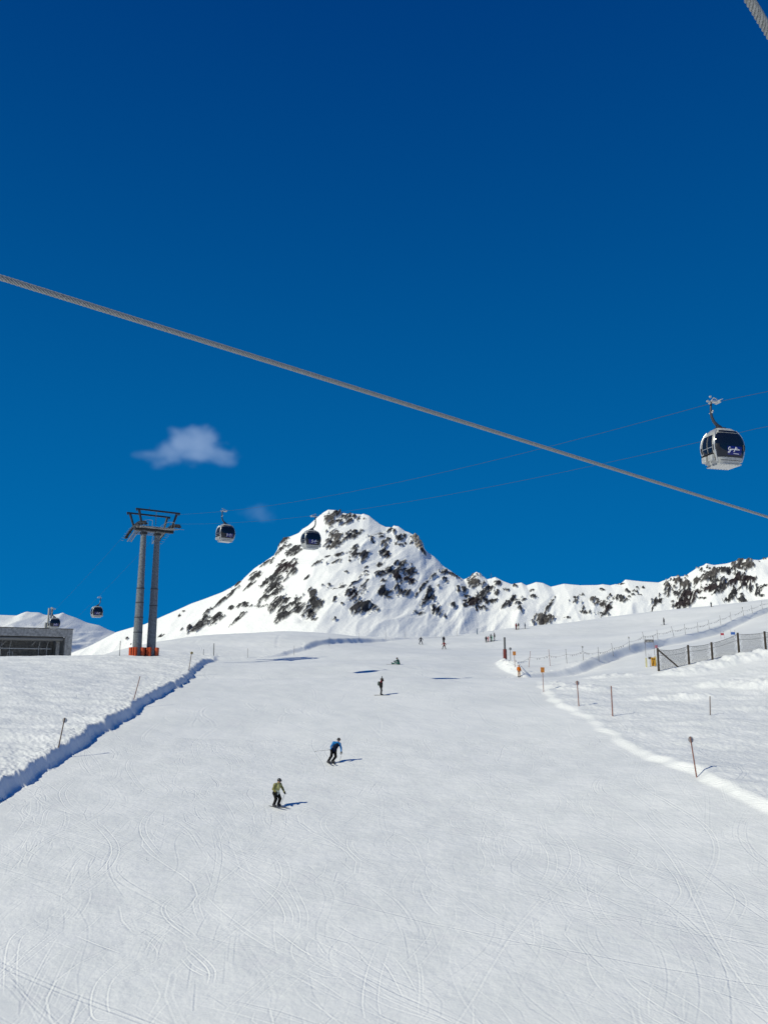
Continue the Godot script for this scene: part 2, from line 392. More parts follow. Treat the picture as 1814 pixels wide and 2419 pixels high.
func grained(albedo: Color, rough: float, metal: float, spread: float, scale: float, bump_cm := 0.0) -> StandardMaterial3D:
	# a material with a mottled, weathered grain
	var m := mat(albedo, rough, metal)
	m.albedo_texture = grain_texture(spread)
	m.uv1_triplanar = true
	m.uv1_scale = Vector3.ONE * scale
	if bump_cm > 0.0:
		m.heightmap_enabled = true
		m.heightmap_texture = grain_texture(spread)
		m.heightmap_scale = bump_cm
	return m

var grains := {}
func grain_texture(spread: float) -> Texture2D:
	if grains.has(spread):
		return grains[spread]
	var f := FastNoiseLite.new()
	f.seed = 41
	f.noise_type = FastNoiseLite.TYPE_SIMPLEX_SMOOTH
	f.frequency = 0.02
	f.fractal_octaves = 5
	f.fractal_gain = 0.6
	var im := f.get_seamless_image(256, 256)
	im.convert(Image.FORMAT_L8)
	var bytes := im.get_data()
	for i in bytes.size():
		bytes[i] = int(clampf(255.0 * (1.0 - spread * (1.0 - bytes[i] / 255.0)), 0, 255))
	grains[spread] = ImageTexture.create_from_image(Image.create_from_data(256, 256, false, Image.FORMAT_L8, bytes))
	return grains[spread]


# ---------------------------------------------------------------- terrain
var waves := FastNoiseLite.new()
var ridged := FastNoiseLite.new()
var blocks := FastNoiseLite.new()      # angular blocks of rock
const GX0 := -180.0
const GD0 := -20.0
const GS := 5.0
const GNX := 78
const GND := 76
var base := PackedFloat32Array()

func at_table(t: Array, d: float) -> float:
	if d <= t[0][0]:
		return t[0][1]
	for i in range(1, t.size()):
		if d <= t[i][0]:
			return lerpf(t[i - 1][1], t[i][1], (d - t[i - 1][0]) / (t[i][0] - t[i - 1][0]))
	return t[-1][1]

func smooth_table(t: Array, d: float, w: float) -> float:
	return 0.25 * (at_table(t, d - w) + 2.0 * at_table(t, d) + at_table(t, d + w))

func steps_at(x: float, d: float) -> float:
	var o := 0.0
	if x < at_table(BANK_A_X, d):
		o += at_table(BANK_A_H, d)
	if x < at_table(BANK_B_X, d):
		o += at_table(BANK_B_H, d)
	if x < at_table(BANK_C_X, d):
		o += at_table(BANK_C_H, d)
	if x > at_table(BANK_D_X, d):
		o += at_table(BANK_D_H, d)
	return o

func survey_surface() -> void:
	# a smooth surface through the surveyed points (the banks' steps taken off first)
	var n := SURVEY.size()
	var m := []
	for i in n + 3:
		var row := PackedFloat64Array()
		row.resize(n + 4)
		m.append(row)
	for i in n:
		for j in n:
			var r := Vector2(SURVEY[i][0] - SURVEY[j][0], SURVEY[i][1] - SURVEY[j][1]).length() / 100.0
			m[i][j] = r * r * r + (0.0006 if i == j else 0.0)
		m[i][n] = 1.0
		m[i][n + 1] = SURVEY[i][0] / 100.0
		m[i][n + 2] = SURVEY[i][1] / 100.0
		for k in 3:
			m[n + k][i] = m[i][n + k]
		m[i][n + 3] = SURVEY[i][2] - steps_at(SURVEY[i][0], SURVEY[i][1])
	var size := n + 3
	for k in size:
		var best := k
		for i in range(k + 1, size):
			if absf(m[i][k]) > absf(m[best][k]):
				best = i
		var swap: PackedFloat64Array = m[k]
		m[k] = m[best]
		m[best] = swap
		var pk: PackedFloat64Array = m[k]
		for i in range(k + 1, size):
			var row: PackedFloat64Array = m[i]
			var q := row[k] / pk[k]
			if q != 0.0:
				for j in range(k, size + 1):
					row[j] -= q * pk[j]
				m[i] = row
	var w := PackedFloat64Array()
	w.resize(size)
	for k in range(size - 1, -1, -1):
		var s: float = m[k][size]
		for j in range(k + 1, size):
			s -= m[k][j] * w[j]
		w[k] = s / m[k][k]
	base.resize(GNX * GND)
	for j in GND:
		for i in GNX:
			var x := GX0 + i * GS
			var d := GD0 + j * GS
			var s := w[n] + w[n + 1] * x / 100.0 + w[n + 2] * d / 100.0
			for k in n:
				var dx: float = (x - SURVEY[k][0]) / 100.0
				var dy: float = (d - SURVEY[k][1]) / 100.0
				var r2 := dx * dx + dy * dy
				s += w[k] * r2 * sqrt(r2)
			base[j * GNX + i] = s

# what is set once for a row of constant D
var row_d := -1e9
var row_base := PackedFloat32Array()
var a_x := 0.0
var a_h := 0.0
var a_c := 1.0
var b_x := 0.0
var b_h := 0.0
var b_c := 1.0
var c_x := 0.0
var c_h := 0.0
var c_c := 1.0
var d_x := 0.0
var d_h := 0.0
var d_c := 1.0
var heaps := []     # snow heaps: x, D, half width, half depth, height, roughness

func cubic(p0: float, p1: float, p2: float, p3: float, t: float) -> float:
	return p1 + 0.5 * t * (p2 - p0 + t * (2.0 * p0 - 5.0 * p1 + 4.0 * p2 - p3 + t * (3.0 * (p1 - p2) + p3 - p0)))

func slant(t: Array, d: float) -> float:
	var k := (at_table(t, d + 2.0) - at_table(t, d - 2.0)) / 4.0
	return 1.0 / sqrt(1.0 + k * k)

func set_row(d: float) -> void:
	if d == row_d:
		return
	row_d = d
	row_base.resize(GNX)
	var g := clampf((d - GD0) / GS, 1.0, GND - 3.001)
	var j := int(g)
	var t := g - j
	for i in GNX:
		row_base[i] = cubic(base[(j - 1) * GNX + i], base[j * GNX + i], base[(j + 1) * GNX + i], base[(j + 2) * GNX + i], t)
	var over := maxf(0.0, d - (GD0 + GS * (GND - 3)))
	if over > 0.0:
		for i in GNX:
			row_base[i] = lerpf(row_base[i], 8.0, smoothstep(0.0, 250.0, over))
	a_x = smooth_table(BANK_A_X, d, 3.0) + waves.get_noise_2d(d * 0.25, 11.0) * 0.3 + waves.get_noise_2d(d * 1.1, 12.0) * 0.10 + waves.get_noise_2d(d * 3.0, 13.0) * 0.06
	b_x = smooth_table(BANK_B_X, d, 2.0) + waves.get_noise_2d(d * 0.2, 23.0) * 0.5
	c_x = smooth_table(BANK_C_X, d, 2.5) + waves.get_noise_2d(d * 0.12, 37.0) * 0.5
	d_x = smooth_table(BANK_D_X, d, 3.0) + waves.get_noise_2d(d * 0.3, 51.0) * 0.5
	a_h = 0.78 * at_table(BANK_A_H, d) * (1.0 + 0.10 * waves.get_noise_2d(d * 0.5, 91.0))
	b_h = 0.75 * at_table(BANK_B_H, d) * (1.0 + 0.15 * waves.get_noise_2d(d * 0.15, 92.0))
	c_h = at_table(BANK_C_H, d) * (1.0 + 0.12 * waves.get_noise_2d(d * 0.06, 93.0))
	d_h = 0.45 * at_table(BANK_D_H, d) * (1.0 + 0.25 * waves.get_noise_2d(d * 0.4, 94.0))
	a_c = slant(BANK_A_X, d)
	b_c = slant(BANK_B_X, d)
	c_c = slant(BANK_C_X, d)
	d_c = slant(BANK_D_X, d)

func row_height(x: float) -> float:
	var d := row_d
	var g := clampf((x - GX0) / GS, 1.0, GNX - 3.001)
	var i := int(g)
	var y := cubic(row_base[i - 1], row_base[i], row_base[i + 1], row_base[i + 2], g - i)
	var sa := (a_x - x) * a_c
	var sb := (b_x - x) * b_c
	var sc := (c_x - x) * c_c
	var sd := (x - d_x) * d_c
	var crumb := 0.0       # clods and breaks along the cut edges
	if (absf(sa) < 3.0 and a_h > 0.0) or (absf(sb) < 3.0 and b_h > 0.0) or (absf(sc) < 3.0 and c_h > 0.0):
		crumb = waves.get_noise_2d(x * 2.2, d * 1.6 + 300.0) * 0.04 + waves.get_noise_2d(x * 5.0, d * 4.0) * 0.035
	if sa > -0.6:
		y += a_h * smoothstep(0.0, 0.75, sa) + crumb * smoothstep(0.35, 0.8, sa) * exp(-maxf(0.0, sa - 0.8))
	if sb > -0.6:
		y += b_h * smoothstep(-0.1, 1.0, sb) + crumb * smoothstep(0.5, 1.2, sb) * exp(-maxf(0.0, sb - 1.2))
	if sc > -0.6:
		y += c_h * smoothstep(-0.1, 0.95, sc) + 1.5 * crumb * smoothstep(0.6, 1.4, sc) * exp(-maxf(0.0, sc - 1.4))
	if sd > -0.6:
		y += d_h * smoothstep(-0.15, 0.8, sd) + 0.10 * d_h * exp(-pow((sd - 0.9) / 0.5, 2.0))
	if d > 300.0 or d < 0.0 or absf(x) > 150.0:
		return y + 0.25 * waves.get_noise_2d(x * 0.05, d * 0.05)
	# broad unevenness of the groomed run
	y += 0.10 * waves.get_noise_2d(x * 0.07, d * 0.05) + 0.02 * waves.get_noise_2d(x * 0.4, d * 0.3 + 50.0)
	# wind-packed and trampled snow left of the run
	if sa > 0.0 and a_h > 0.0:
		var edge := exp(-sa / 2.2)
		y += smoothstep(0.2, 1.5, sa) * (0.025 + 0.06 * edge) * (waves.get_noise_2d(x * 0.9, d * 1.4) + 0.7 * waves.get_noise_2d(x * 2.6, d * 3.4)) + 0.10 * waves.get_noise_2d(x * 0.2, d * 0.3)
	# churned snow right of the run
	if sd > 0.0 and d < 100.0:
		var k := smoothstep(0.1, 2.0, sd) * (1.0 - smoothstep(92.0, 100.0, d))
		y += k * (0.07 * waves.get_noise_2d(x * 0.22, d * 0.4 + 80.0) + 0.03 * waves.get_noise_2d(x * 0.8, d * 1.8) + 0.02 * waves.get_noise_2d(x * 2.2, d * 3.2))
		y += k * 0.05 * exp(-sd / 1.6) * waves.get_noise_2d(x * 2.6, d * 2.6 + 17.0)
	for q in heaps:
		var ex: float = (x - q[0]) / q[2]
		var ed: float = (d - q[1]) / q[3]
		var e: float = ex * ex + ed * ed
		if e < 1.6:
			var lump: float = 1.0 + q[5] * (waves.get_noise_2d(x * 0.6, d * 0.6 + 9.0) + 0.5 * waves.get_noise_2d(x * 1.6, d * 1.6))
			var rise: float = maxf(0.0, 1.0 - e / 1.6)
			y += q[4] * rise * rise * lump * (3.0 - 2.0 * rise)
	return y

func height(x: float, d: float) -> float:
	set_row(d)
	return row_height(x)

func on_snow(x: float, d: float) -> Vector3:
	return Vector3(x, height(x, d), -d)

# ski tracks pressed into a field of heights (unit: 5 cm)
var marks := PackedInt32Array()
var mark := 0

func press(field: PackedFloat32Array, size: int, tile: float, pts: PackedVector2Array, width: float, depth: float, cast: float) -> void:
	mark += 1
	var texel := tile / size
	var w := maxf(width, texel * 1.15)
	var reach := int(ceil(2.4 * w / texel))
	var shape := PackedFloat32Array()
	for k in range(-reach, reach + 1):
		var r := k * texel * 0.9 / w
		var rim := (r - cast * 1.7) / 0.75
		shape.append(depth * (-exp(-r * r) + 0.75 * exp(-rim * rim)))
	var total := pts.size()
	for i in total - 1:
		var p := pts[i] / texel
		var seg := pts[i + 1] / texel - p
		var length := seg.length()
		if length < 0.01:
			continue
		var side := Vector2(-seg.y, seg.x) / length * 0.9
		var steps := int(ceil(length / 0.85))
		for s in steps:
			var at := p + seg * (float(s) / steps) - side * reach
			var fade := sqrt(sin(PI * clampf((i + float(s) / steps) / (total - 1), 0.02, 0.98)))
			for k in shape.size():
				var where := posmod(int(floor(at.y)), size) * size + posmod(int(floor(at.x)), size)
				at += side
				if marks[where] != mark:
					marks[where] = mark
					field[where] += fade * shape[k]

func curve_points(pts: PackedVector2Array, per := 8) -> PackedVector2Array:
	var out := PackedVector2Array()
	var n := pts.size()
	for i in n - 1:
		var p0 := pts[maxi(i - 1, 0)]
		var p3 := pts[mini(i + 2, n - 1)]
		for k in per:
			out.append(pts[i].cubic_interpolate(pts[i + 1], p0, p3, float(k) / per))
	out.append(pts[n - 1])
	return out

func shifted(pts: PackedVector2Array, by: float) -> PackedVector2Array:
	var out := PackedVector2Array()
	for i in pts.size():
		var t := (pts[mini(i + 1, pts.size() - 1)] - pts[maxi(i - 1, 0)]).normalized()
		out.append(pts[i] + Vector2(-t.y, t.x) * by)
	return out

func snow_relief(size: int, tile: float, d0: float, d1: float, half: float, count: int, rng_seed: int, fine: float) -> ImageTexture:
	# fine relief of the groomed snow: grain, old ski tracks, the tracks that stand out
	var f := FastNoiseLite.new()
	f.seed = rng_seed
	f.noise_type = FastNoiseLite.TYPE_SIMPLEX_SMOOTH
	f.frequency = 1.0 / (fine * size / tile)
	f.fractal_octaves = 5
	f.fractal_gain = 0.64
	var im := f.get_seamless_image(size, size, false, false, 0.08)
	im.convert(Image.FORMAT_RF)
	var field := im.get_data().to_float32_array()
	marks = PackedInt32Array()
	marks.resize(size * size)
	mark = 0
	var rng := RandomNumberGenerator.new()
	rng.seed = rng_seed
	for k in count:
		var pts := PackedVector2Array()
		var x := rng.randf_range(-half, half)
		var d := rng.randf_range(d0, d1 + 6.0)
		var band := rng.randf() < 0.62
		var length := rng.randf_range(4.0, 12.0) if band else rng.randf_range(5.0, 30.0)
		var swing := rng.randf_range(0.4, 3.2)
		var wave := rng.randf_range(10.0, 26.0)
		var phase := rng.randf() * TAU
		var drift := rng.randfn(0.0, 0.75)
		var n := 22
		for i in n:
			var s := length * i / (n - 1)
			pts.append(Vector2(x + drift * s + swing * sin(phase + TAU * s / wave), d - s))
		var cast := 1.0 if rng.randf() < 0.5 else -1.0
		if band:      # a skidded turn: the edges brush a band of the snow
			var wide := rng.randf_range(0.3, 1.3)
			for j in rng.randi_range(5, 13):
				var from := rng.randi_range(0, 12)
				var line := shifted(pts, rng.randfn(0.0, 0.6) * wide).slice(from, from + rng.randi_range(5, 10))
				press(field, size, tile, line, 0.035, rng.randf_range(0.07, 0.26), cast)
		else:
			var depth := 0.10 + 0.28 * pow(rng.randf(), 2.0)
			press(field, size, tile, pts, 0.04, depth, cast)
			if rng.randf() < 0.7:
				press(field, size, tile, shifted(pts, rng.randf_range(0.18, 0.45)), 0.04, depth * rng.randf_range(0.5, 1.0), cast)
	for k in count * 3:        # short scratches and scrapes
		var p := Vector2(rng.randf_range(-half, half), rng.randf_range(d0, d1))
		var turn := rng.randfn(0.0, 0.9)
		var go := Vector2(sin(turn), -cos(turn))
		var bend := Vector2(-go.y, go.x) * rng.randfn(0.0, 0.12)
		var length := rng.randf_range(0.5, 3.5)
		press(field, size, tile, PackedVector2Array([p, p + go * length * 0.5 + bend * length, p + go * length]), 0.035, 0.06 + 0.26 * pow(rng.randf(), 3.0), 1.0 if rng.randf() < 0.5 else -1.0)
	for t in TRACKS:
		var pts := PackedVector2Array()
		for i in range(2, t.size() - 1, 2):
			pts.append(Vector2(t[i], t[i + 1]))
		if pts.size() < 2 or pts[0].y < d0 - 20.0 or pts[0].y > d1 + 20.0:
			continue
		pts = curve_points(pts)
		press(field, size, tile, pts, 0.03, 0.36 * t[1], 1.0)
		if t[0] > 0.05:
			press(field, size, tile, shifted(pts, t[0]), 0.03, 0.28 * t[1], 1.0)
	return ImageTexture.create_from_image(Image.create_from_data(size, size, false, Image.FORMAT_RF, field.to_byte_array()))

func rough_relief(size: int, tile: float, coarse: float, rng_seed: int) -> ImageTexture:
	var f := FastNoiseLite.new()
	f.seed = rng_seed
	f.noise_type = FastNoiseLite.TYPE_SIMPLEX_SMOOTH
	f.frequency = 1.0 / (coarse * size / tile)
	f.fractal_type = FastNoiseLite.FRACTAL_RIDGED
	f.fractal_octaves = 4
	f.fractal_gain = 0.6
	f.domain_warp_enabled = true
	f.domain_warp_amplitude = 30.0
	f.domain_warp_frequency = 0.01
	var im := f.get_seamless_image(size, size, false, false, 0.08)
	im.convert(Image.FORMAT_RF)
	return ImageTexture.create_from_image(im)

func snow_tone(rng_seed: int, low: float) -> ImageTexture:
	# snow that has thawed and frozen again lies in slightly greyer patches
	var f := FastNoiseLite.new()
	f.seed = rng_seed
	f.noise_type = FastNoiseLite.TYPE_SIMPLEX_SMOOTH
	f.frequency = 0.012
	f.fractal_octaves = 6
	f.fractal_gain = 0.65
	var im := f.get_seamless_image(1024, 1024)
	im.convert(Image.FORMAT_L8)
	var bytes := im.get_data()
	var rgb := PackedByteArray()
	rgb.resize(bytes.size() * 3)
	for i in bytes.size():
		var t := smoothstep(0.25, 0.75, bytes[i] / 255.0)
		var g := lerpf(low, 1.0, t)
		rgb[i * 3] = int(255.0 * g)
		rgb[i * 3 + 1] = int(255.0 * lerpf(g, 1.0, 0.10))
		rgb[i * 3 + 2] = int(255.0 * lerpf(g, 1.0, 0.12))
	return ImageTexture.create_from_image(Image.create_from_data(1024, 1024, false, Image.FORMAT_RGB8, rgb))

func snow_material(relief: Texture2D, cm: float, tone: Texture2D) -> StandardMaterial3D:
	var m := mat(Color(0.89, 0.90, 0.91), 0.55)
	m.metallic_specular = 0.35
	m.heightmap_enabled = true
	m.heightmap_texture = relief
	m.heightmap_scale = cm
	if tone:
		m.albedo_texture = tone
	return m

func ground() -> void:
	var cols := PackedFloat32Array()
	for k in [-4.5, -3.0, -2.0, -1.5, -1.2, -1.0, -0.85, -0.75, -0.68, -0.63]:
		cols.append(k)
	for i in 880:
		cols.append(-0.6 + 1.2 * i / 879.0)
	for k in [0.63, 0.68, 0.75, 0.85, 1.0, 1.2, 1.5, 2.0, 3.0, 4.5]:
		cols.append(k)
	var rows := PackedFloat32Array()
	for k in [-260.0, -200.0, -150.0, -110.0, -80.0, -55.0, -35.0, -20.0, -10.0, -4.0, 0.0, 3.0, 6.0, 9.0, 12.0, 14.5, 17.0, 19.0, 20.5, 22.0, 23.0]:
		rows.append(k)
	var dd := 24.0
	while dd < 262.0:
		rows.append(dd)
		dd *= 1.0026 if dd > 104.0 and dd < 195.0 else 1.0043
	while dd < 1500.0:
		rows.append(dd)
		dd *= 1.035
	var nc := cols.size()
	var nr := rows.size()
	var pos := PackedVector3Array()
	pos.resize(nc * nr)
	var soft := PackedByteArray()      # 1 where the snow is off the groomed run
	soft.resize(nc * nr)
	for j in nr:
		var d := rows[j]
		set_row(d)
		var wide := d if d > 20.0 else 20.0 + (20.0 - d) * 0.5
		for i in nc:
			var x := cols[i] * wide
			pos[j * nc + i] = Vector3(x, row_height(x), -d)
			var off := (d < 143.0 and x < a_x - 0.75) or (x > d_x + 1.0 and d < 99.0)
			soft[j * nc + i] = 1 if off else 0
	var nor := PackedVector3Array()
	nor.resize(nc * nr)
	for j in nr:
		for i in nc:
			var e := pos[j * nc + mini(i + 1, nc - 1)] - pos[j * nc + maxi(i - 1, 0)]
			var f := pos[mini(j + 1, nr - 1) * nc + i] - pos[maxi(j - 1, 0) * nc + i]
			nor[j * nc + i] = e.cross(f).normalized()
	var tone := snow_tone(5, 0.965)
	var near_relief := snow_relief(2048, 50.0, 20.0, 68.0, 24.0, 600, 3, 0.8)
	var mid_relief := snow_relief(2048, 150.0, 64.0, 150.0, 30.0, 480, 4, 2.0)
	var far_relief := snow_relief(1024, 220.0, 145.0, 250.0, 70.0, 140, 6, 5.0)
	var rough := snow_relief(2048, 60.0, -1000.0, -940.0, 30.0, 190, 8, 0.7)
	var kinds := [
		[-1e9, 66.0, 0, 50.0, snow_material(near_relief, 3.0, tone)],
		[66.0, 150.0, 0, 150.0, snow_material(mid_relief, 3.3, tone)],
		[150.0, 1e9, 0, 220.0, snow_material(far_relief, 6.0, tone)],
		[-1e9, 150.0, 1, 60.0, snow_material(rough, 3.5, tone)],
	]
	var m := ArrayMesh.new()
	for kind in kinds:
		var map := PackedInt32Array()
		map.resize(nc * nr)
		map.fill(-1)
		var v := PackedVector3Array()
		var n := PackedVector3Array()
		var uv := PackedVector2Array()
		var idx := PackedInt32Array()
		var tile: float = kind[3]
		for j in nr - 1:
			if rows[j] < kind[0] or rows[j] >= kind[1]:
				continue
			for i in nc - 1:
				var a := j * nc + i
				if soft[a] != kind[2] :
					continue
				var four := [a, a + 1, a + nc + 1, a + nc]
				for k in four:
					if map[k] < 0:
						map[k] = v.size()
						v.append(pos[k])
						n.append(nor[k])
						uv.append(Vector2(pos[k].x / tile, -pos[k].z / tile))
				idx.append_array([map[a], map[a + nc], map[a + 1], map[a + 1], map[a + nc], map[a + nc + 1]])
		if idx.is_empty():
			continue
		var arrays := []
		arrays.resize(Mesh.ARRAY_MAX)
		arrays[Mesh.ARRAY_VERTEX] = v
		arrays[Mesh.ARRAY_NORMAL] = n
		arrays[Mesh.ARRAY_TEX_UV] = uv
		arrays[Mesh.ARRAY_INDEX] = idx
		m.add_surface_from_arrays(Mesh.PRIMITIVE_TRIANGLES, arrays)
		m.surface_set_material(m.get_surface_count() - 1, kind[4])
	var o := MeshInstance3D.new()
	o.name = "ground"
	o.mesh = m
	add_child(o)
	tag(o, "snow covered slope with a groomed ski run between cut banks", "", "", "structure")

# ---------------------------------------------------------------- mountains
func mountain(called: String, label: String, ridge: Array, ridge_d: float, ridge_slant: float, steep: float, y0: float, fine_from: float, fine_to: float, step: float, rock: Array, far_edges: Array) -> void:
	var xs := PackedFloat32Array()
	for k in far_edges:
		if k < fine_from:
			xs.append(k)
	var x := fine_from
	while x <= fine_to:
		xs.append(x)
		x += step
	for k in far_edges:
		if k > fine_to:
			xs.append(k)
	var nc := xs.size()
	var front := int(460.0 / step) if ridge_slant == 0.0 else 130
	var back := 14
	var nr := front + back
	var pos := PackedVector3Array()
	pos.resize(nc * nr)
	var mask := PackedFloat32Array()
	mask.resize(nc * nr)
	mask.fill(-1.0)
	var tone := PackedByteArray()
	tone.resize(nc * nr)
	var tops := PackedFloat32Array()
	for i in nc:
		tops.append(maxf(at_table(ridge, xs[i]), y0 + 1.0) )
	# the face below follows the ridge only broadly
	var broad := PackedFloat32Array()
	for i in nc:
		var sum := 0.0
		for k in range(-10, 11):
			sum += maxf(at_table(ridge, xs[i] + k * 7.0), y0 + 1.0)
		broad.append(sum / 21.0)
	for i in nc:
		var rd := ridge_d + ridge_slant * (xs[i] + 900.0)
		var rise := tops[i] - y0
		var depth := (broad[i] - y0) / steep
		for j in nr:
			if j < front:
				var s := float(j) / (front - 1)
				var shape := 0.75 * s + 0.25 * s * s
				rise = lerpf(broad[i], tops[i], pow(s, 6.0)) - y0
				pos[j * nc + i] = Vector3(xs[i], y0 + rise * shape, -(rd - depth + depth * s))
			else:
				var s := float(j - front + 1)
				pos[j * nc + i] = Vector3(xs[i], maxf(tops[i] - s * s * 1.6 - s * 3.0, y0 - 5.0), -(rd + s * (6.0 + s)))
	# where the rock shows through
	for q in rock:
		var ca := cos(deg_to_rad(q[4]))
		var sa := sin(deg_to_rad(q[4]))
		var span: float = 2.0 * maxf(q[2], q[3]) + 3.0
		for i in nc:
			var ex: float = xs[i] - q[0]
			if absf(ex) > span:
				continue
			for j in range(1, front):
				var k := j * nc + i
				var ey: float = pos[k].y - q[1]
				if ey < -span:
					continue
				if ey > span:
					continue
				var u: float = (ex * ca + ey * sa) / q[2]
				var w: float = (-ex * sa + ey * ca) / q[3]
				var c: float = 1.0 - maxf(absf(u) * 0.82 + absf(w) * 0.42, absf(w) * 0.9)
				if c > mask[k]:
					mask[k] = c
					tone[k] = int(q[5])
	var col := PackedColorArray()
	col.resize(nc * nr)
	var snow := Color(0.89, 0.90, 0.91)
	var rocks := [Color(0.050, 0.050, 0.054), Color(0.036, 0.030, 0.033), Color(0.090, 0.085, 0.083), Color(0.30, 0.255, 0.20)]
	for i in nc:
		var px := xs[i]
		for j in nr:
			var k := j * nc + i
			var p := pos[k]
			var s := clampf(float(j) / (front - 1), 0.0, 1.0)
			# spurs and gullies, slanting up to the right like the strata
			var g := p.x * 0.75 - p.y * 0.66
			var h := p.x * 0.66 + p.y * 0.75
			var lift := 4.0 * s * (1.0 - s)
			var relief := 17.0 * ridged.get_noise_2d(g * 0.0065, h * 0.0030 + 5.0) + 2.0 * ridged.get_noise_2d(g * 0.020, h * 0.009 + 40.0) + 1.0 * waves.get_noise_2d(g * 0.08, h * 0.04)
			if ridge_slant != 0.0:
				relief = 13.0 * ridged.get_noise_2d(p.x * 0.006, p.y * 0.010 + 5.0) + 5.0 * ridged.get_noise_2d(p.x * 0.02, p.y * 0.02)
			if j >= front:
				lift = 0.0
			p.y += relief * lift * 0.75
			col[k] = snow
			if mask[k] > -0.99 and j < front:
				# strata run up to the right; the rock breaks into angular blocks, ledges hold snow
				var n2 := waves.get_noise_2d(g * 0.42 + 90.0, h * 0.16)
				var v1 := blocks.get_noise_2d(g * 0.15, h * 0.050)
				var v2 := blocks.get_noise_2d(g * 0.36 + 50.0, h * 0.105)
				var v3 := blocks.get_noise_2d(g * 0.70 + 150.0, h * 0.24)
				var seam := waves.get_noise_2d(g * 0.34 + 400.0, h * 0.045)
				var cover := 1.15 * mask[k] + 0.40 * v1 + 0.38 * v2 + 0.09 * v3 + 0.06 * n2 - 0.75 * smoothstep(0.28, 0.5, seam)
				p.y += 1.3 * v1 * smoothstep(-0.95, -0.2, mask[k])
				var bare := smoothstep(-0.04, 0.02, cover)
				if bare > 0.0:
					p.y += bare * (1.4 + 1.5 * clampf(mask[k], 0.0, 1.0) + 1.7 * v1 + 1.4 * v2 + 0.5 * v3)
					var rc: Color = rocks[tone[k]]
					var shade := 1.0 + 0.35 * v3 + 0.30 * v2
					rc = Color(rc.r * shade, rc.g * shade, rc.b * shade)
					col[k] = snow.lerp(rc, bare)
			pos[k] = p
	var nor := PackedVector3Array()
	nor.resize(nc * nr)
	for j in nr:
		for i in nc:
			var e := pos[j * nc + mini(i + 1, nc - 1)] - pos[j * nc + maxi(i - 1, 0)]
			var f := pos[mini(j + 1, nr - 1) * nc + i] - pos[maxi(j - 1, 0) * nc + i]
			nor[j * nc + i] = e.cross(f).normalized()
	var idx := PackedInt32Array()
	idx.resize((nc - 1) * (nr - 1) * 6)
	var at := 0
	for j in nr - 1:
		for i in nc - 1:
			var a := j * nc + i
			idx[at] = a
			idx[at + 1] = a + nc
			idx[at + 2] = a + 1
			idx[at + 3] = a + 1
			idx[at + 4] = a + nc
			idx[at + 5] = a + nc + 1
			at += 6
	var arrays := []
	arrays.resize(Mesh.ARRAY_MAX)
	arrays[Mesh.ARRAY_VERTEX] = pos
	arrays[Mesh.ARRAY_NORMAL] = nor
	arrays[Mesh.ARRAY_COLOR] = col
	var uv := PackedVector2Array()
	uv.resize(nc * nr)
	for k in nc * nr:
		uv[k] = Vector2(pos[k].x, pos[k].y * 1.6) / 90.0
	arrays[Mesh.ARRAY_TEX_UV] = uv
	arrays[Mesh.ARRAY_INDEX] = idx
	var m := ArrayMesh.new()
	m.add_surface_from_arrays(Mesh.PRIMITIVE_TRIANGLES, arrays)
	var ma := StandardMaterial3D.new()
	ma.vertex_color_use_as_albedo = true
	ma.roughness = 0.85
	ma.metallic_specular = 0.2
	ma.heightmap_enabled = true
	ma.heightmap_texture = rough_relief(512, 90.0, 9.0, 19)
	ma.heightmap_scale = 40.0
	var o := MeshInstance3D.new()
	o.name = called
	o.mesh = m
	o.material_override = ma
	add_child(o)
	tag(o, label, "", "", "structure")

# ---------------------------------------------------------------- sky
func sky_cover() -> ImageTexture:
	var w := 3072
	var h := 1536
	var im := Image.create(w, h, false, Image.FORMAT_RGBA8)
	im.fill(Color(0, 0, 0, 0))
	var puff := FastNoiseLite.new()
	puff.seed = 12
	puff.frequency = 1.0
	puff.fractal_octaves = 5
	puff.fractal_gain = 0.42
	# lobes of the small clouds: azimuth, elevation (degrees), half width, half height, thickness
	var lobes := [[-14.4, 15.75, 1.3, 1.0, 0.75], [-13.1, 15.75, 1.3, 0.95, 0.7], [-13.9, 15.2, 1.8, 1.1, 0.7], [-13.5, 15.85, 1.8, 0.95, 0.5], [-15.3, 14.9, 1.5, 0.7, 0.5], [-16.3, 14.4, 1.6, 0.65, 0.38], [-12.4, 14.85, 1.8, 0.8, 0.55], [-14.3, 14.5, 3.0, 0.6, 0.28], [-11.4, 14.7, 1.1, 0.8, 0.30],
		[-9.2, 10.9, 1.6, 0.55, 0.10], [-8.6, 10.6, 1.0, 0.4, 0.08]]
	for py in range(int(h * (90.0 - 18.5) / 180.0), int(h * (90.0 - 8.5) / 180.0)):
		var el := 90.0 - 180.0 * (py + 0.5) / h
		for px in range(int(w * (360.0 - 27.0) / 360.0), int(w * (360.0 - 5.0) / 360.0)):
			var az := 360.0 * (px + 0.5) / w - 360.0
			var wx := az + 0.6 * puff.get_noise_2d(az * 0.45, el * 0.7 + 70.0)
			var wy := el + 0.4 * puff.get_noise_2d(az * 0.45 + 33.0, el * 0.7)
			var t := 0.0
			for q in lobes:
				var ex: float = (wx - q[0]) / q[2]
				var ey: float = (wy - q[1]) / (q[3] if wy > q[1] else q[3] * 1.25)
				var e: float = ex * ex + ey * ey
				if e < 1.0:
					t += q[4] * (1.0 - e) * (1.0 - e)
			if t <= 0.0:
				continue
			t *= 1.0 + 0.6 * puff.get_noise_2d(az * 0.6 + 9.0, el * 0.9)
			t = 1.0 - exp(-1.5 * maxf(t, 0.0))
			im.set_pixel(px, py, Color(0.84, 0.86, 0.86, clampf(t, 0.0, 1.0)))
	return ImageTexture.create_from_image(im)

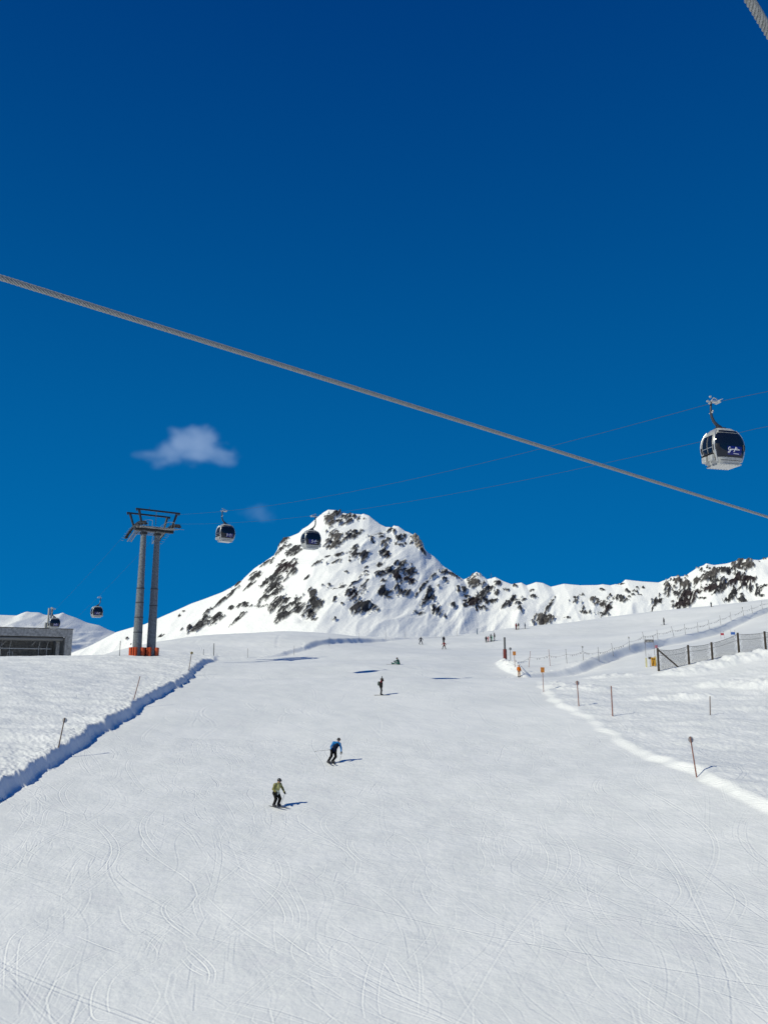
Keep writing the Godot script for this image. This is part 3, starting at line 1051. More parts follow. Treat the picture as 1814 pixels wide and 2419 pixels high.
func light_and_camera() -> void:
	var cam := Camera3D.new()
	cam.name = "camera"
	add_child(cam)
	cam.position = Vector3(0, 14.0, 0)
	cam.rotation_degrees = Vector3(11.0, 0, 0)
	cam.fov = 65.0
	cam.far = 8000.0
	cam.current = true
	var env := Environment.new()
	env.background_mode = Environment.BG_SKY
	env.tonemap_mode = Environment.TONE_MAPPER_LINEAR
	env.tonemap_exposure = EXPOSURE
	env.sdfgi_enabled = true
	env.ssao_enabled = true
	env.ssil_enabled = true
	var sky := Sky.new()
	var ps := ProceduralSkyMaterial.new()
	ps.sky_top_color = Color(0.0, 0.022, 0.160).linear_to_srgb()
	ps.sky_horizon_color = Color(0.0008, 0.172, 0.475).linear_to_srgb()
	ps.sky_curve = 0.385
	ps.ground_bottom_color = Color(0.5, 0.55, 0.62).linear_to_srgb()
	ps.ground_horizon_color = Color(0.5, 0.55, 0.62).linear_to_srgb()
	ps.sun_angle_max = 2.0
	ps.sky_cover = sky_cover()
	ps.sky_cover_modulate = Color(0.31, 0.315, 0.315).linear_to_srgb()
	sky.sky_material = ps
	env.sky = sky
	var we := WorldEnvironment.new()
	we.name = "environment"
	we.environment = env
	add_child(we)
	var sun := DirectionalLight3D.new()
	sun.name = "sun"
	add_child(sun)
	# the light travels to the right, away from the camera and down
	sun.look_at_from_position(Vector3.ZERO, Vector3(0.80, -0.78, -0.56), Vector3.UP)
	sun.light_color = Color(1.0, 0.986, 0.892)
	sun.light_energy = SUN_ENERGY
	sun.light_angular_distance = 0.5
	sun.shadow_enabled = true

func set_heaps() -> void:
	heaps = [
		[17.9, 115.0, 1.2, 11.0, 0.85, 0.4],     # the spur below the red post
		[35.0, 96.6, 3.0, 1.6, 0.5, 0.3], [39.5, 98.6, 3.2, 1.7, 0.55, 0.3], [44.0, 99.8, 3.4, 1.8, 0.55, 0.3], [49.0, 100.8, 4.0, 2.0, 0.5, 0.3],   # thrown-up snow along the fence
		[36.0, 88.0, 2.6, 1.3, 0.4, 0.3], [39.5, 86.0, 3.2, 1.6, 0.6, 0.3], [31.0, 82.3, 2.4, 1.0, 0.3, 0.4], [27.4, 97.6, 3.5, 1.4, 0.35, 0.4],
		[19.6, 91.5, 1.6, 3.0, 0.3, 0.4], [22.5, 88.8, 2.4, 1.6, 0.28, 0.4], [27.8, 82.0, 3.0, 1.0, 0.22, 0.4], [33.0, 76.0, 3.0, 0.9, 0.25, 0.4],
	]

# ---------------------------------------------------------------- ropes
func lerp_rope(way: Array, s: float) -> float:
	# smooth height of a rope along its line
	for i in range(way.size() - 1):
		if s <= way[i + 1][0] or i == way.size() - 2:
			var t: float = (s - way[i][0]) / (way[i + 1][0] - way[i][0])
			var sag: float = way[i + 1][2]
			return lerpf(way[i][1], way[i + 1][1], t) - 4.0 * sag * t * (1.0 - t)
	return 0.0

const LINE := Vector3(0.5878, 0.0, 0.8090)      # the gondola line runs to the right and towards the camera
const ACROSS := Vector3(0.8090, 0.0, -0.5878)
# along the line from the right-hand cabin: distance, height, sag on the way there
const NEAR_WAY := [[-178.0, 18.6, 0.0], [-163.5, 20.75, 0.05], [-97.5, 36.2, 0.6], [-90.0, 36.2, 0.0], [0.0, 28.88, 1.65], [110.0, 29.6, 2.4]]
const FAR_WAY := [[-178.0, 18.4, 0.0], [-161.0, 20.55, 0.05], [-100.5, 35.85, 0.6], [-93.0, 35.85, 0.0], [0.0, 28.37, 1.65], [110.0, 29.4, 2.4]]
const ROPE_FROM := Vector3(18.85, 0.0, -43.76)

func on_rope(way: Array, off: float, s: float) -> Vector3:
	var p := ROPE_FROM + LINE * s + ACROSS * off
	p.y = lerp_rope(way, s)
	return p

func haul_ropes() -> void:
	var steel := mat(Color(0.08, 0.08, 0.082), 0.85, 0.0)
	steel.metallic_specular = 0.1
	for side in 2:
		var b := Builder.new()
		var pts := []
		var s := -176.0
		while s < 108.0:
			pts.append(on_rope(NEAR_WAY if side == 0 else FAR_WAY, 0.0 if side == 0 else 5.2, s))
			s += 1.5
		b.tube(pts, 0.010, 6)
		single("haul_rope", b, steel, Vector3.ZERO, "%s of the two thin steel ropes carrying the gondola cabins" % ["upper" if side == 0 else "lower"], "rope", "ropes of the gondola line")

func stranded_rope(from: Vector3, dirn: Vector3, l0: float, l1: float, fine_to: float, r: float, droop: float, label: String) -> void:
	var o := thing("stranded_cable", from, label, "cable", "thick cables in the foreground")
	var steel := grained(Color(0.50, 0.515, 0.515), 0.55, 0.2, 0.40, 9.0)
	var u := dirn.cross(Vector3.UP).normalized()
	var w := u.cross(dirn)
	var lay := 0.23
	for k in 6:
		var b := Builder.new()
		var pts := []
		var s := l0
		while s <= l1:
			var a := -TAU * (s / lay + k / 6.0)
			var c := dirn * s + Vector3(0, -droop * s * s, 0)
			pts.append(c + (u * cos(a) + w * sin(a)) * r * 0.67)
			s += lay / 14.0 if s < fine_to else lay / 8.0
		b.tube(pts, r * 0.325, 7)
		part("strand", b, steel, o)
	var core := Builder.new()
	var cp := []
	var q := l0
	while q <= l1:
		cp.append(dirn * q + Vector3(0, -droop * q * q, 0))
		q += 0.25
	core.tube(cp, r * 0.38, 8)
	part("core", core, steel, o)

# ---------------------------------------------------------------- gondola cabins
const CABIN := [[0.0, 0.72], [0.05, 0.77], [0.22, 0.84], [0.5, 0.92], [0.85, 0.985], [1.15, 0.985], [1.45, 0.92], [1.72, 0.80], [1.92, 0.66], [2.04, 0.48]]

func cabin_half(y: float) -> float:
	return smooth_table(CABIN, y, 0.06)

func cabin_at(face: int, w: float, y: float, off: float) -> Vector3:
	# a point of the cabin's skin: face 0 end +z, 1 end -z, 2 side -x, 3 side +x; w runs -1 .. 1 across the face
	var h := cabin_half(y)
	var hz := h * 0.80
	var dip := pow(maxf(0.0, 1.0 - pow(absf(w), 5.0)), 0.2)
	var p: Vector3
	if face < 2:
		p = Vector3(w * h, y, hz * dip * (1.0 if face == 0 else -1.0))
	else:
		p = Vector3(h * dip * (-1.0 if face == 2 else 1.0), y, w * hz)
	var out := Vector3(p.x / (h * h), 0.0, p.z / (hz * hz)).normalized()
	return p + out * off

func cabin_patch(b: Builder, face: int, w0: float, w1: float, y0: float, y1: float, off: float, nw := 8, ny := 8) -> void:
	var start := b.v.size()
	for j in ny + 1:
		for i in nw + 1:
			var w := lerpf(w0, w1, float(i) / nw)
			var y := lerpf(y0, y1, float(j) / ny)
			var p := cabin_at(face, w, y, off)
			var e := cabin_at(face, clampf(w + 0.02, -1, 1), y, off) - cabin_at(face, clampf(w - 0.02, -1, 1), y, off)
			var f := cabin_at(face, w, y + 0.02, off) - cabin_at(face, w, y - 0.02, off)
			var nn := e.cross(f).normalized()
			var out := Vector3(p.x, 0.2 * (y - 1.0), p.z)
			b.put(p, nn if nn.dot(out) > 0.0 else -nn)
	for j in ny:
		for i in nw:
			var a := start + j * (nw + 1) + i
			b.face(a, a + 1, a + nw + 2)
			b.face(a, a + nw + 2, a + nw + 1)

func pane(b: Builder, face: int, w0: float, w1: float, y0: float, y1: float, off: float) -> void:
	# a slab: front skin plus its rim
	cabin_patch(b, face, w0, w1, y0, y1, off)
	for k in 8:
		var t0 := k / 8.0
		var t1 := (k + 1) / 8.0
		for e in 2:
			var w := w0 if e == 0 else w1
			var ya := lerpf(y0, y1, t0)
			var yb := lerpf(y0, y1, t1)
			var side := cabin_at(face, w, ya, off) - cabin_at(face, (w0 + w1) / 2.0, ya, off)
			b.quad(cabin_at(face, w, ya, off), cabin_at(face, w, yb, off), cabin_at(face, w, yb, -0.005), cabin_at(face, w, ya, -0.005), side)
			var y := y0 if e == 0 else y1
			var wa := lerpf(w0, w1, t0)
			var wb := lerpf(w0, w1, t1)
			b.quad(cabin_at(face, wa, y, off), cabin_at(face, wb, y, off), cabin_at(face, wb, y, -0.005), cabin_at(face, wa, y, -0.005), Vector3(0, -1 if e == 0 else 1, 0))

# the handwriting on the end panes, as strokes (across, up), one unit = the height of the big initial
const SCRIPT := [
	[[0.62, 0.92], [0.50, 1.02], [0.32, 0.90], [0.20, 0.62], [0.26, 0.40], [0.44, 0.38], [0.60, 0.52], [0.66, 0.62], [0.58, 0.30], [0.46, -0.05], [0.26, -0.22], [0.08, -0.18], [0.18, -0.02], [0.52, 0.22], [0.74, 0.36]],
	[[0.74, 0.60], [0.72, 0.42], [0.82, 0.38], [0.94, 0.60], [0.95, 0.40], [1.04, 0.46], [1.10, 0.62], [1.12, 0.42], [1.18, 0.58], [1.28, 0.60]],
	[[1.50, 0.60], [1.38, 0.60], [1.34, 0.44], [1.46, 0.42], [1.54, 0.60], [1.48, 0.14], [1.36, 0.02], [1.34, 0.14], [1.62, 0.42], [1.82, 1.00], [1.76, 1.04], [1.70, 0.60], [1.76, 0.42], [1.90, 0.52]],
	[[1.90, 0.52], [2.00, 0.92], [1.95, 0.55], [2.02, 0.42], [2.14, 0.54], [2.20, 0.64], [2.12, 0.62], [2.14, 0.44], [2.30, 0.48], [2.44, 0.62], [2.34, 0.62], [2.36, 0.46], [2.62, 0.52]],
]

func make_cabin() -> Node3D:
	var root := thing("gondola_cabin", Vector3.ZERO, "cabin", "gondola cabin", "gondola cabins hanging on the lift line")
	var white := grained(Color(0.50, 0.51, 0.505), 0.28, 0.0, 0.2, 0.8)
	white.clearcoat_enabled = true
	white.clearcoat = 0.5
	white.clearcoat_roughness = 0.1
	var silver := mat(Color(0.52, 0.53, 0.54), 0.35, 0.55)
	var glass := mat(Color(0.006, 0.010, 0.022), 0.06)
	glass.metallic_specular = 0.5
	var black := mat(Color(0.008, 0.009, 0.013), 0.45)
	var steel := mat(Color(0.055, 0.06, 0.075), 0.45, 0.4)
	var print_blue := mat(Color(0.008, 0.012, 0.16), 0.2)
	var print_white := mat(Color(0.75, 0.76, 0.8), 0.4)
	var b := Builder.new()
	for f in 4:
		cabin_patch(b, f, -1.0, 1.0, 0.0, 2.04, 0.0, 24, 26)
	var cap := b.put(Vector3(0, 2.07, 0), Vector3.UP)
	for f in 4:
		for i in 16:
			var p := cabin_at(f, -1.0 + i / 8.0, 2.04, 0.0)
			var q := cabin_at(f, -1.0 + (i + 1) / 8.0, 2.04, 0.0)
			b.face(cap, b.put(p, Vector3.UP), b.put(q, Vector3.UP))
	part("shell", b, white, root)
	# floor plate with its bolts
	b = Builder.new()
	b.box(Vector3(0, -0.045, 0), Vector3(1.42, 0.09, 1.14))
	var floor_plate := part("floor_plate", b, white, root)
	for i in 7:
		for s in [-1.0, 1.0]:
			b = Builder.new()
			b.disc(Vector3(-0.54 + 0.18 * i, -0.09, s * 0.47), Vector3.UP, 0.02, 0.02, 8)
			part("bolt", b, black, floor_plate)
	# end panes, each with its printed field and writing
	for f in 2:
		b = Builder.new()
		pane(b, f, -0.88, 0.88, 0.30, 1.70, 0.02)
		var win := part("end_window", b, glass, root)
		b = Builder.new()
		pane(b, f, -0.30, 0.64, 0.42, 0.90, 0.026)
		part("printed_field", b, print_blue, win)
		b = Builder.new()
		for stroke in SCRIPT:
			var pts := []
			for q in stroke:
				var a: float = -0.30 + q[0] * 0.30
				pts.append(cabin_at(f, a if f == 0 else -a, 0.58 + q[1] * 0.26, 0.032))
			b.tube(pts, 0.018, 5)
		var line := []
		for k in 7:
			var a := 0.10 + 0.06 * k
			line.append(cabin_at(f, a if f == 0 else -a, 0.50 - 0.004 * k, 0.032))
		b.tube(line, 0.016, 5)
		part("writing", b, print_white, win)
		b = Builder.new()
		pane(b, f, -0.80, 0.80, 1.745, 1.86, 0.018)
		part("vent_window", b, glass, root)
		b = Builder.new()
		cabin_patch(b, f, -0.80, 0.80, 0.12, 0.145, 0.012, 10, 1)
		part("trim_line", b, black, root)
		for s in [-1.0, 1.0]:
			b = Builder.new()
			pane(b, f, s * 0.76 if s > 0.0 else -0.985, 0.985 if s > 0.0 else s * 0.76, 0.70, 1.02, 0.06)
			part("bumper", b, black, root)
	# sides: door panes in two leaves, corner panes
	for f in [2, 3]:
		for w in [[-0.93, -0.66], [-0.52, -0.05], [0.05, 0.52], [0.66, 0.93]]:
			b = Builder.new()
			pane(b, f, w[0], w[1], 0.50 if absf(w[0] + w[1]) < 1.0 else 0.30, 1.62, 0.016)
			part("side_window", b, glass, root)
		b = Builder.new()
		pane(b, f, -0.012, 0.012, 0.10, 1.75, 0.012)
		part("door_seam", b, black, root)
		for w in [[-0.52, -0.05], [0.05, 0.52]]:
			b = Builder.new()
			pane(b, f, w[0], w[1], 0.88, 0.91, 0.024)
			part("window_bar", b, silver, root)
	# corner pillars
	for sx in [-1.0, 1.0]:
		for sz in [-1.0, 1.0]:
			b = Builder.new()
			var pts := []
			for k in 13:
				var y := 0.10 + 1.8 * k / 12.0
				pts.append(cabin_at(0 if sz > 0.0 else 1, sx * 0.955, y, 0.012))
			b.tube(pts, 0.06, 8)
			part("pillar", b, silver, root)
	# ski racks on the door side
	for k in 2:
		b = Builder.new()
		var z := -0.27 + 0.54 * k
		b.box(Vector3(-0.98, 0.30, z), Vector3(0.20, 0.34, 0.36))
		var rack := part("ski_rack", b, white, root)
		b = Builder.new()
		for q in 3:
			b.box(Vector3(-1.0, 0.50, z - 0.13 + 0.13 * q), Vector3(0.22, 0.10, 0.03))
		part("rack_divider", b, black, rack)
	# hanger arm, bracket and grip
	b = Builder.new()
	b.box(Vector3(-0.05, 2.12, 0), Vector3(0.55, 0.12, 0.34))
	b.box(Vector3(-0.12, 2.2, 0), Vector3(0.30, 0.10, 0.2))
	part("roof_bracket", b, steel, root)
	b = Builder.new()
	b.tube([Vector3(0.0, 2.2, 0), Vector3(-0.22, 2.32, 0), Vector3(-0.42, 2.52, 0), Vector3(-0.53, 2.78, 0), Vector3(-0.56, 3.05, 0), Vector3(-0.54, 3.35, 0), Vector3(-0.50, 3.74, 0)], [0.10, 0.095, 0.085, 0.075, 0.068, 0.06, 0.06], 10)
	part("hanger", b, steel, root)
	b = Builder.new()
	b.tube([Vector3(-0.56, 3.02, -0.14), Vector3(-0.56, 3.02, 0.14)], 0.035, 8)
	b.ball(Vector3(-0.60, 3.0, 0.16), Vector3.ONE * 0.055, 6, 8)
	b.ball(Vector3(-0.50, 3.12, 0.10), Vector3.ONE * 0.045, 6, 8)
	part("damper", b, silver, root)
	b = Builder.new()
	b.box(Vector3(-0.30, 3.70, 0), Vector3(0.50, 0.10, 0.26))
	b.box(Vector3(-0.05, 3.70, 0), Vector3(0.14, 0.16, 0.42))
	b.tube([Vector3(-0.5, 3.72, 0), Vector3(-0.34, 3.92, 0.05), Vector3(-0.14, 3.82, 0.05)], 0.035, 7)
	b.tube([Vector3(-0.02, 3.77, -0.42), Vector3(-0.02, 3.79, 0.0), Vector3(-0.02, 3.77, 0.42)], [0.012, 0.035, 0.012], 7)
	var grip := part("grip", b, silver, root)
	for q in [Vector3(-0.52, 3.98, 0.0), Vector3(-0.72, 3.70, 0.0), Vector3(-0.64, 3.56, 0.06)]:
		b = Builder.new()
		b.disc(q, Vector3(0, 0, 1), 0.06, 0.08, 12)
		part("roller", b, white, grip)
	return root

func cabins() -> void:
	var proto := make_cabin()
	# rope side, place along the line, turn, label
	var spots := [
		[0, 0.2, 15.0, "large gondola cabin with white frame and blue lettering hanging alone at the right"],
		[0, -64.7, 38.0, "gondola cabin against blue sky just right of the two-legged tower"],
		[0, -141.4, 33.0, "gondola cabin hanging right above the roof of the concrete station"],
		[1, -53.3, 211.0, "gondola cabin hanging in front of the snowy peak's left shoulder"],
		[1, -132.0, 217.0, "small dark gondola cabin between the concrete station and the two-legged tower"],
	]
	for i in spots.size():
		var q: Array = spots[i]
		var c: Node3D = proto
		if i > 0:
			c = proto.duplicate()
			c.name = numbered("gondola_cabin")
			add_child(c)
		var p := on_rope(NEAR_WAY if q[0] == 0 else FAR_WAY, 0.0 if q[0] == 0 else 5.2, q[1])
		c.position = p - Vector3(0, 3.74, 0)
		c.rotation.y = deg_to_rad(q[2])
		c.set_meta("label", q[3])

# ---------------------------------------------------------------- lift tower
func tower() -> void:
	var foot := on_snow(-35.45, 120.6)
	var root := thing("lift_tower", foot, "grey steel lift tower on two round legs with orange pads", "lift tower", "", deg_to_rad(36.0))
	# local axes: x across the line (away to the right), z along the line
	var zinc := grained(Color(0.25, 0.275, 0.305), 0.6, 0.1, 0.42, 0.55)
	var dark := mat(Color(0.035, 0.038, 0.045), 0.55, 0.3)
	var light := mat(Color(0.30, 0.31, 0.32), 0.5, 0.4)
	var rubber := mat(Color(0.012, 0.012, 0.014), 0.7)
	var orange := grained(Color(0.80, 0.11, 0.02), 0.55, 0.0, 0.35, 1.5)
	var top := 35.1 - foot.y
	for s in [-1.0, 1.0]:
		var b := Builder.new()
		var x: float = s * 1.06
		b.tube([Vector3(x, -0.6, 0), Vector3(x, 5.6, 0)], [0.68, 0.62], 28, false)
		b.tube([Vector3(x, 5.6, 0), Vector3(x, 9.9, 0)], [0.595, 0.55], 28, false)
		b.tube([Vector3(x, 9.9, 0), Vector3(x, top - 0.6, 0)], [0.525, 0.40], 28, true)
		var leg := part("leg", b, zinc, root)
		for y in ([3.4, 5.6, 7.8, 9.9] if s < 0.0 else [7.4, 9.9]):
			b = Builder.new()
			b.tube([Vector3(x, y - 0.05, 0), Vector3(x, y + 0.05, 0)], 0.665 if y < 6.0 else 0.615, 28)
			part("flange", b, dark, leg)
		# padding round the foot
		for k in 4:
			var a: float = deg_to_rad(36.0) + TAU * (k + 0.15) / 4.0
			b = Builder.new()
			var o := Vector3(sin(a), 0, cos(a))
			var t := Vector3(o.z, 0, -o.x)
			var mid := Vector3(x, 0.55, 0) + o * 0.86
			var bas := Basis(t, Vector3.UP, o)
			b.box(mid, Vector3(0.72, 1.35, 0.26), bas)
			for q in 2:
				b.tube([mid + o * 0.12 + t * (0.18 - 0.36 * q) + Vector3(0, -0.66, 0), mid + o * 0.13 + t * (0.18 - 0.36 * q) + Vector3(0, 0.64, 0)], 0.16, 10)
			part("foot_pad", b, orange, leg)
	# head: box beam across, sheave trains, walkways, gantries
	var b := Builder.new()
	b.box(Vector3(0.55, top - 0.45, 0), Vector3(6.0, 0.45, 0.5))
	for s in [-1.0, 1.0]:
		b.box(Vector3(s * 1.06, top - 1.05, 0), Vector3(0.9, 0.35, 0.9))
	part("crossarm", b, dark, root)
	for s in [-1.0, 1.0]:
		var bx: float = 2.6 * s + 0.6
		# the train bends over the tower: steep behind (-z), flat ahead (+z)
		var prof := []
		for k in 21:
			var z := -5.4 + 9.0 * k / 20.0
			var y: float = top + 0.62 - 0.02 * z * z - (0.07 * pow(maxf(0.0, -z), 1.55) if z < 0.0 else 0.018 * z * z)
			prof.append(Vector3(bx, y, z))
		b = Builder.new()
		for e in [-0.16, 0.16]:
			var pts := []
			for p in prof:
				pts.append(p + Vector3(e, -0.30, 0))
			b.tube(pts, 0.085, 6)
		for k in range(1, 20, 3):
			b.box(prof[k] + Vector3(0, -0.42, 0), Vector3(0.5, 0.16, 0.24))
		b.box(Vector3(bx, top - 0.1, -0.6), Vector3(0.34, 0.55, 2.2))
		var train := part("sheave_train", b, dark, root)
		for k in 15:
			var t := 0.6 + 18.8 * k / 14.0
			var p: Vector3 = prof[int(t)].lerp(prof[mini(int(t) + 1, 20)], t - int(t))
			b = Builder.new()
			b.disc(p + Vector3(0, -0.25, 0), Vector3.RIGHT, 0.29, 0.13, 14)
			part("sheave", b, rubber, train)
		# walkway with rail on the outer side, grating of slats
		b = Builder.new()
		for k in 30:
			var t := 0.2 + 19.6 * k / 29.0
			var p: Vector3 = prof[int(t)].lerp(prof[mini(int(t) + 1, 20)], t - int(t))
			b.box(p + Vector3(-s * 0.62, -0.72, 0), Vector3(0.8, 0.05, 0.13))
			if k % 2 == 0:
				b.box(p + Vector3(s * 0.55, -0.70, 0), Vector3(0.45, 0.035, 0.10))
		for e in [-0.92, -0.32]:
			var pts := []
			for p in prof:
				pts.append(p + Vector3(s * e, -0.75, 0))
			b.tube(pts, 0.075, 6)
		part("walkway", b, light, root)
		b = Builder.new()
		var rail := []
		for k in range(0, 21, 4):
			var p: Vector3 = prof[k]
			b.tube([p + Vector3(-s * 0.92, -0.72, 0), p + Vector3(-s * 0.92, 0.25, 0)], 0.032, 5)
			rail.append(p + Vector3(-s * 0.92, 0.25, 0))
		b.tube(rail, 0.032, 5)
		part("handrail", b, light, root)
	# cross bracing and platform between the trains
	b = Builder.new()
	for z in [-1.9, -1.2, 1.2, 1.9]:
		b.box(Vector3(0.6, top - 0.30, z), Vector3(5.2, 0.12, 0.16))
	for s in [-1.0, 1.0]:
		b.tube([Vector3(s * 0.5, top - 0.32, 1.9), Vector3(s * 2.3, top - 0.25, 0.2)], 0.06, 6)
		b.tube([Vector3(s * 0.5, top - 0.32, -1.9), Vector3(s * 2.3, top - 0.25, -0.2)], 0.06, 6)
	for k in 12:
		for z in [-2.6, -1.5, 1.5, 2.4]:
			b.box(Vector3(-1.5 + 0.38 * k, top - 0.36, z), Vector3(0.24, 0.03, 0.85))
	for k in 24:
		var z := -2.9 + 5.6 * k / 23.0
		if absf(z) < 0.4:
			continue
		var y: float = top - 0.16 - 0.02 * z * z - (0.07 * pow(maxf(0.0, -z), 1.55) if z < 0.0 else 0.018 * z * z)
		b.box(Vector3(0.6, y - 0.1, z), Vector3(4.3, 0.04, 0.13))
	part("platform", b, light, root)
	for z in [-2.3, 1.7]:
		b = Builder.new()
		b.box(Vector3(0.4, top + 2.25, z), Vector3(6.9, 0.24, 0.22))
		for s in [-1.0, 1.0]:
			b.tube([Vector3(s * 2.3 + 0.4, top - 0.1, z * 0.85), Vector3(s * 2.95 + 0.4, top + 2.15, z)], [0.15, 0.19], 8)
			b.box(Vector3(s * 3.3 + 0.4, top + 2.10, z), Vector3(0.14, 0.36, 0.2))
		b.tube([Vector3(-1.0, top + 2.3, z), Vector3(-1.0, top + 2.75, z)], 0.03, 5)
		part("gantry", b, dark, root)
	b = Builder.new()
	b.tube([Vector3(0.1, top + 0.1, 1.7), Vector3(0.1, top + 2.3, 1.7)], 0.045, 6)
	part("post", b, light, root)
	# ladder on the left leg
	b = Builder.new()
	for e in [-0.17, 0.17]:
		b.tube([Vector3(-1.06 + e, 4.0, -0.66), Vector3(-1.06 + e, top - 0.6, -0.52)], 0.02, 5)
	for k in 40:
		var y := 4.2 + 0.36 * k
		b.tube([Vector3(-1.23, y, -0.655 + 0.0035 * k), Vector3(-0.89, y, -0.655 + 0.0035 * k)], 0.014, 4)
	part("ladder", b, light, root)

# ---------------------------------------------------------------- lift station
func station() -> void:
	var right := ROPE_FROM + LINE * -163.6 + ACROSS * 9.6
	var base_y := height(right.x, -right.z) - 1.0
	var root := thing("lift_station", Vector3(right.x, base_y, right.z), "grey concrete lift station with a dark open front", "building", "", deg_to_rad(36.0))
	# local axes: x along the front (0 at the right corner, negative to the left), z out of the front
	var concrete := grained(Color(0.48, 0.475, 0.465), 0.85, 0.0, 0.32, 0.22)
	var metal := mat(Color(0.16, 0.165, 0.175), 0.5, 0.4)
	var pale := mat(Color(0.42, 0.43, 0.44), 0.5)
	var dark := mat(Color(0.03, 0.03, 0.034), 0.6)
	var top := 22.55 - base_y
	var low := 20.85 - base_y
	var b := Builder.new()
	b.box(Vector3(-9.5, (top + low) / 2.0, -0.25), Vector3(19.0, top - low, 0.5))
	b.box(Vector3(-9.5, top - 0.2, -8.0), Vector3(19.0, 0.4, 15.0))
	part("roof", b, concrete, root)
	b = Builder.new()
	b.box(Vector3(-9.5, top + 0.06, -7.8), Vector3(19.3, 0.12, 16.0))
	part("roof_edge", b, dark, root)
	b = Builder.new()
	b.box(Vector3(-0.75, low / 2.0, -0.55), Vector3(1.46, low - 0.004, 1.1))
	part("column", b, concrete, root)
	b = Builder.new()
	b.box(Vector3(-17.6, low / 2.0, -0.55), Vector3(2.0, low - 0.004, 1.1))
	part("column", b, concrete, root)
	b = Builder.new()
	b.box(Vector3(-0.2, low / 2.0, -8.3), Vector3(0.38, low, 14.0))
	b.box(Vector3(-18.8, low / 2.0, -8.3), Vector3(0.38, low, 14.0))
	b.box(Vector3(-9.5, low / 2.0, -15.2), Vector3(18.2, low, 0.3))
	part("wall", b, concrete, root)
	b = Builder.new()
	b.box(Vector3(-9.5, 0.3, -7.8), Vector3(18.4, 0.6, 15.0))
	part("floor", b, concrete, root)
	b = Builder.new()
	b.tube([Vector3(-16.4, low - 0.45, -1.3), Vector3(-1.7, low - 0.45, -1.3)], 0.55, 16)
	part("shutter_roll", b, metal, root)
	b = Builder.new()
	b.box(Vector3(-2.4, low / 2.0, -2.6), Vector3(0.7, low - 0.1, 0.7))
	part("inner_column", b, concrete, root)
	b = Builder.new()
	b.box(Vector3(-8.6, low - 2.6, -4.0), Vector3(10.5, 0.22, 0.25))
	for x in [-13.4, -11.6, -5.6, -3.9]:
		b.tube([Vector3(x, low - 0.3, -4.4), Vector3(x - 0.5, low - 2.6, -4.0), Vector3(x - 0.2, low - 5.5, -4.0)], 0.07, 6)
	for x in [-12.4, -6.4]:
		b.tube([Vector3(x, low - 0.2, -3.0), Vector3(x - 1.4, low - 1.9, -3.0)], 0.05, 6)
	part("steel_frame", b, pale, root)
	b = Builder.new()
	for e in [[-11.9, -3.4, 1.0, 0.09], [-11.9, -4.6, 1.0, 0.09]]:
		b.box(Vector3(e[0], low + e[1], -3.8), Vector3(e[2], e[3], 0.1))
	for e in [-12.4, -11.4]:
		b.box(Vector3(e, low - 4.0, -3.8), Vector3(0.09, 1.3, 0.1))
	part("control_window", b, pale, root)
	b = Builder.new()
	b.box(Vector3(-12.9, low - 5.2, -2.6), Vector3(1.4, 0.7, 0.8), Basis(Vector3(0, 0, 1), 0.25))
	b.box(Vector3(-5.9, low - 5.1, -2.6), Vector3(1.6, 0.6, 0.8), Basis(Vector3(0, 0, 1), 0.4))
	part("machine_cover", b, metal, root)
	# the pale pipes on the roof
	var pipes := thing("vent_stack", Vector3(-75.6, 22.6, -183.6), "pale vertical vent pipes standing on the concrete station's roof", "vent pipe", "", deg_to_rad(36.0))
	for q in [[-0.42, 4.8, 0.22], [0.18, 5.0, 0.26], [0.10, 2.4, 0.36], [-1.0, 1.5, 0.26]]:
		b = Builder.new()
		b.tube([Vector3(q[0], 0.0, 0.0 if q[1] > 3.0 else 0.5), Vector3(q[0], q[1], 0.0 if q[1] > 3.0 else 0.5)], q[2], 12)
		part("pipe", b, grained(Color(0.55, 0.55, 0.52), 0.5, 0.0, 0.25, 0.6), pipes)
	b = Builder.new()
	b.box(Vector3(-0.1, 1.4, 0.05), Vector3(1.0, 0.15, 0.6))
	part("clamp", b, dark, pipes)

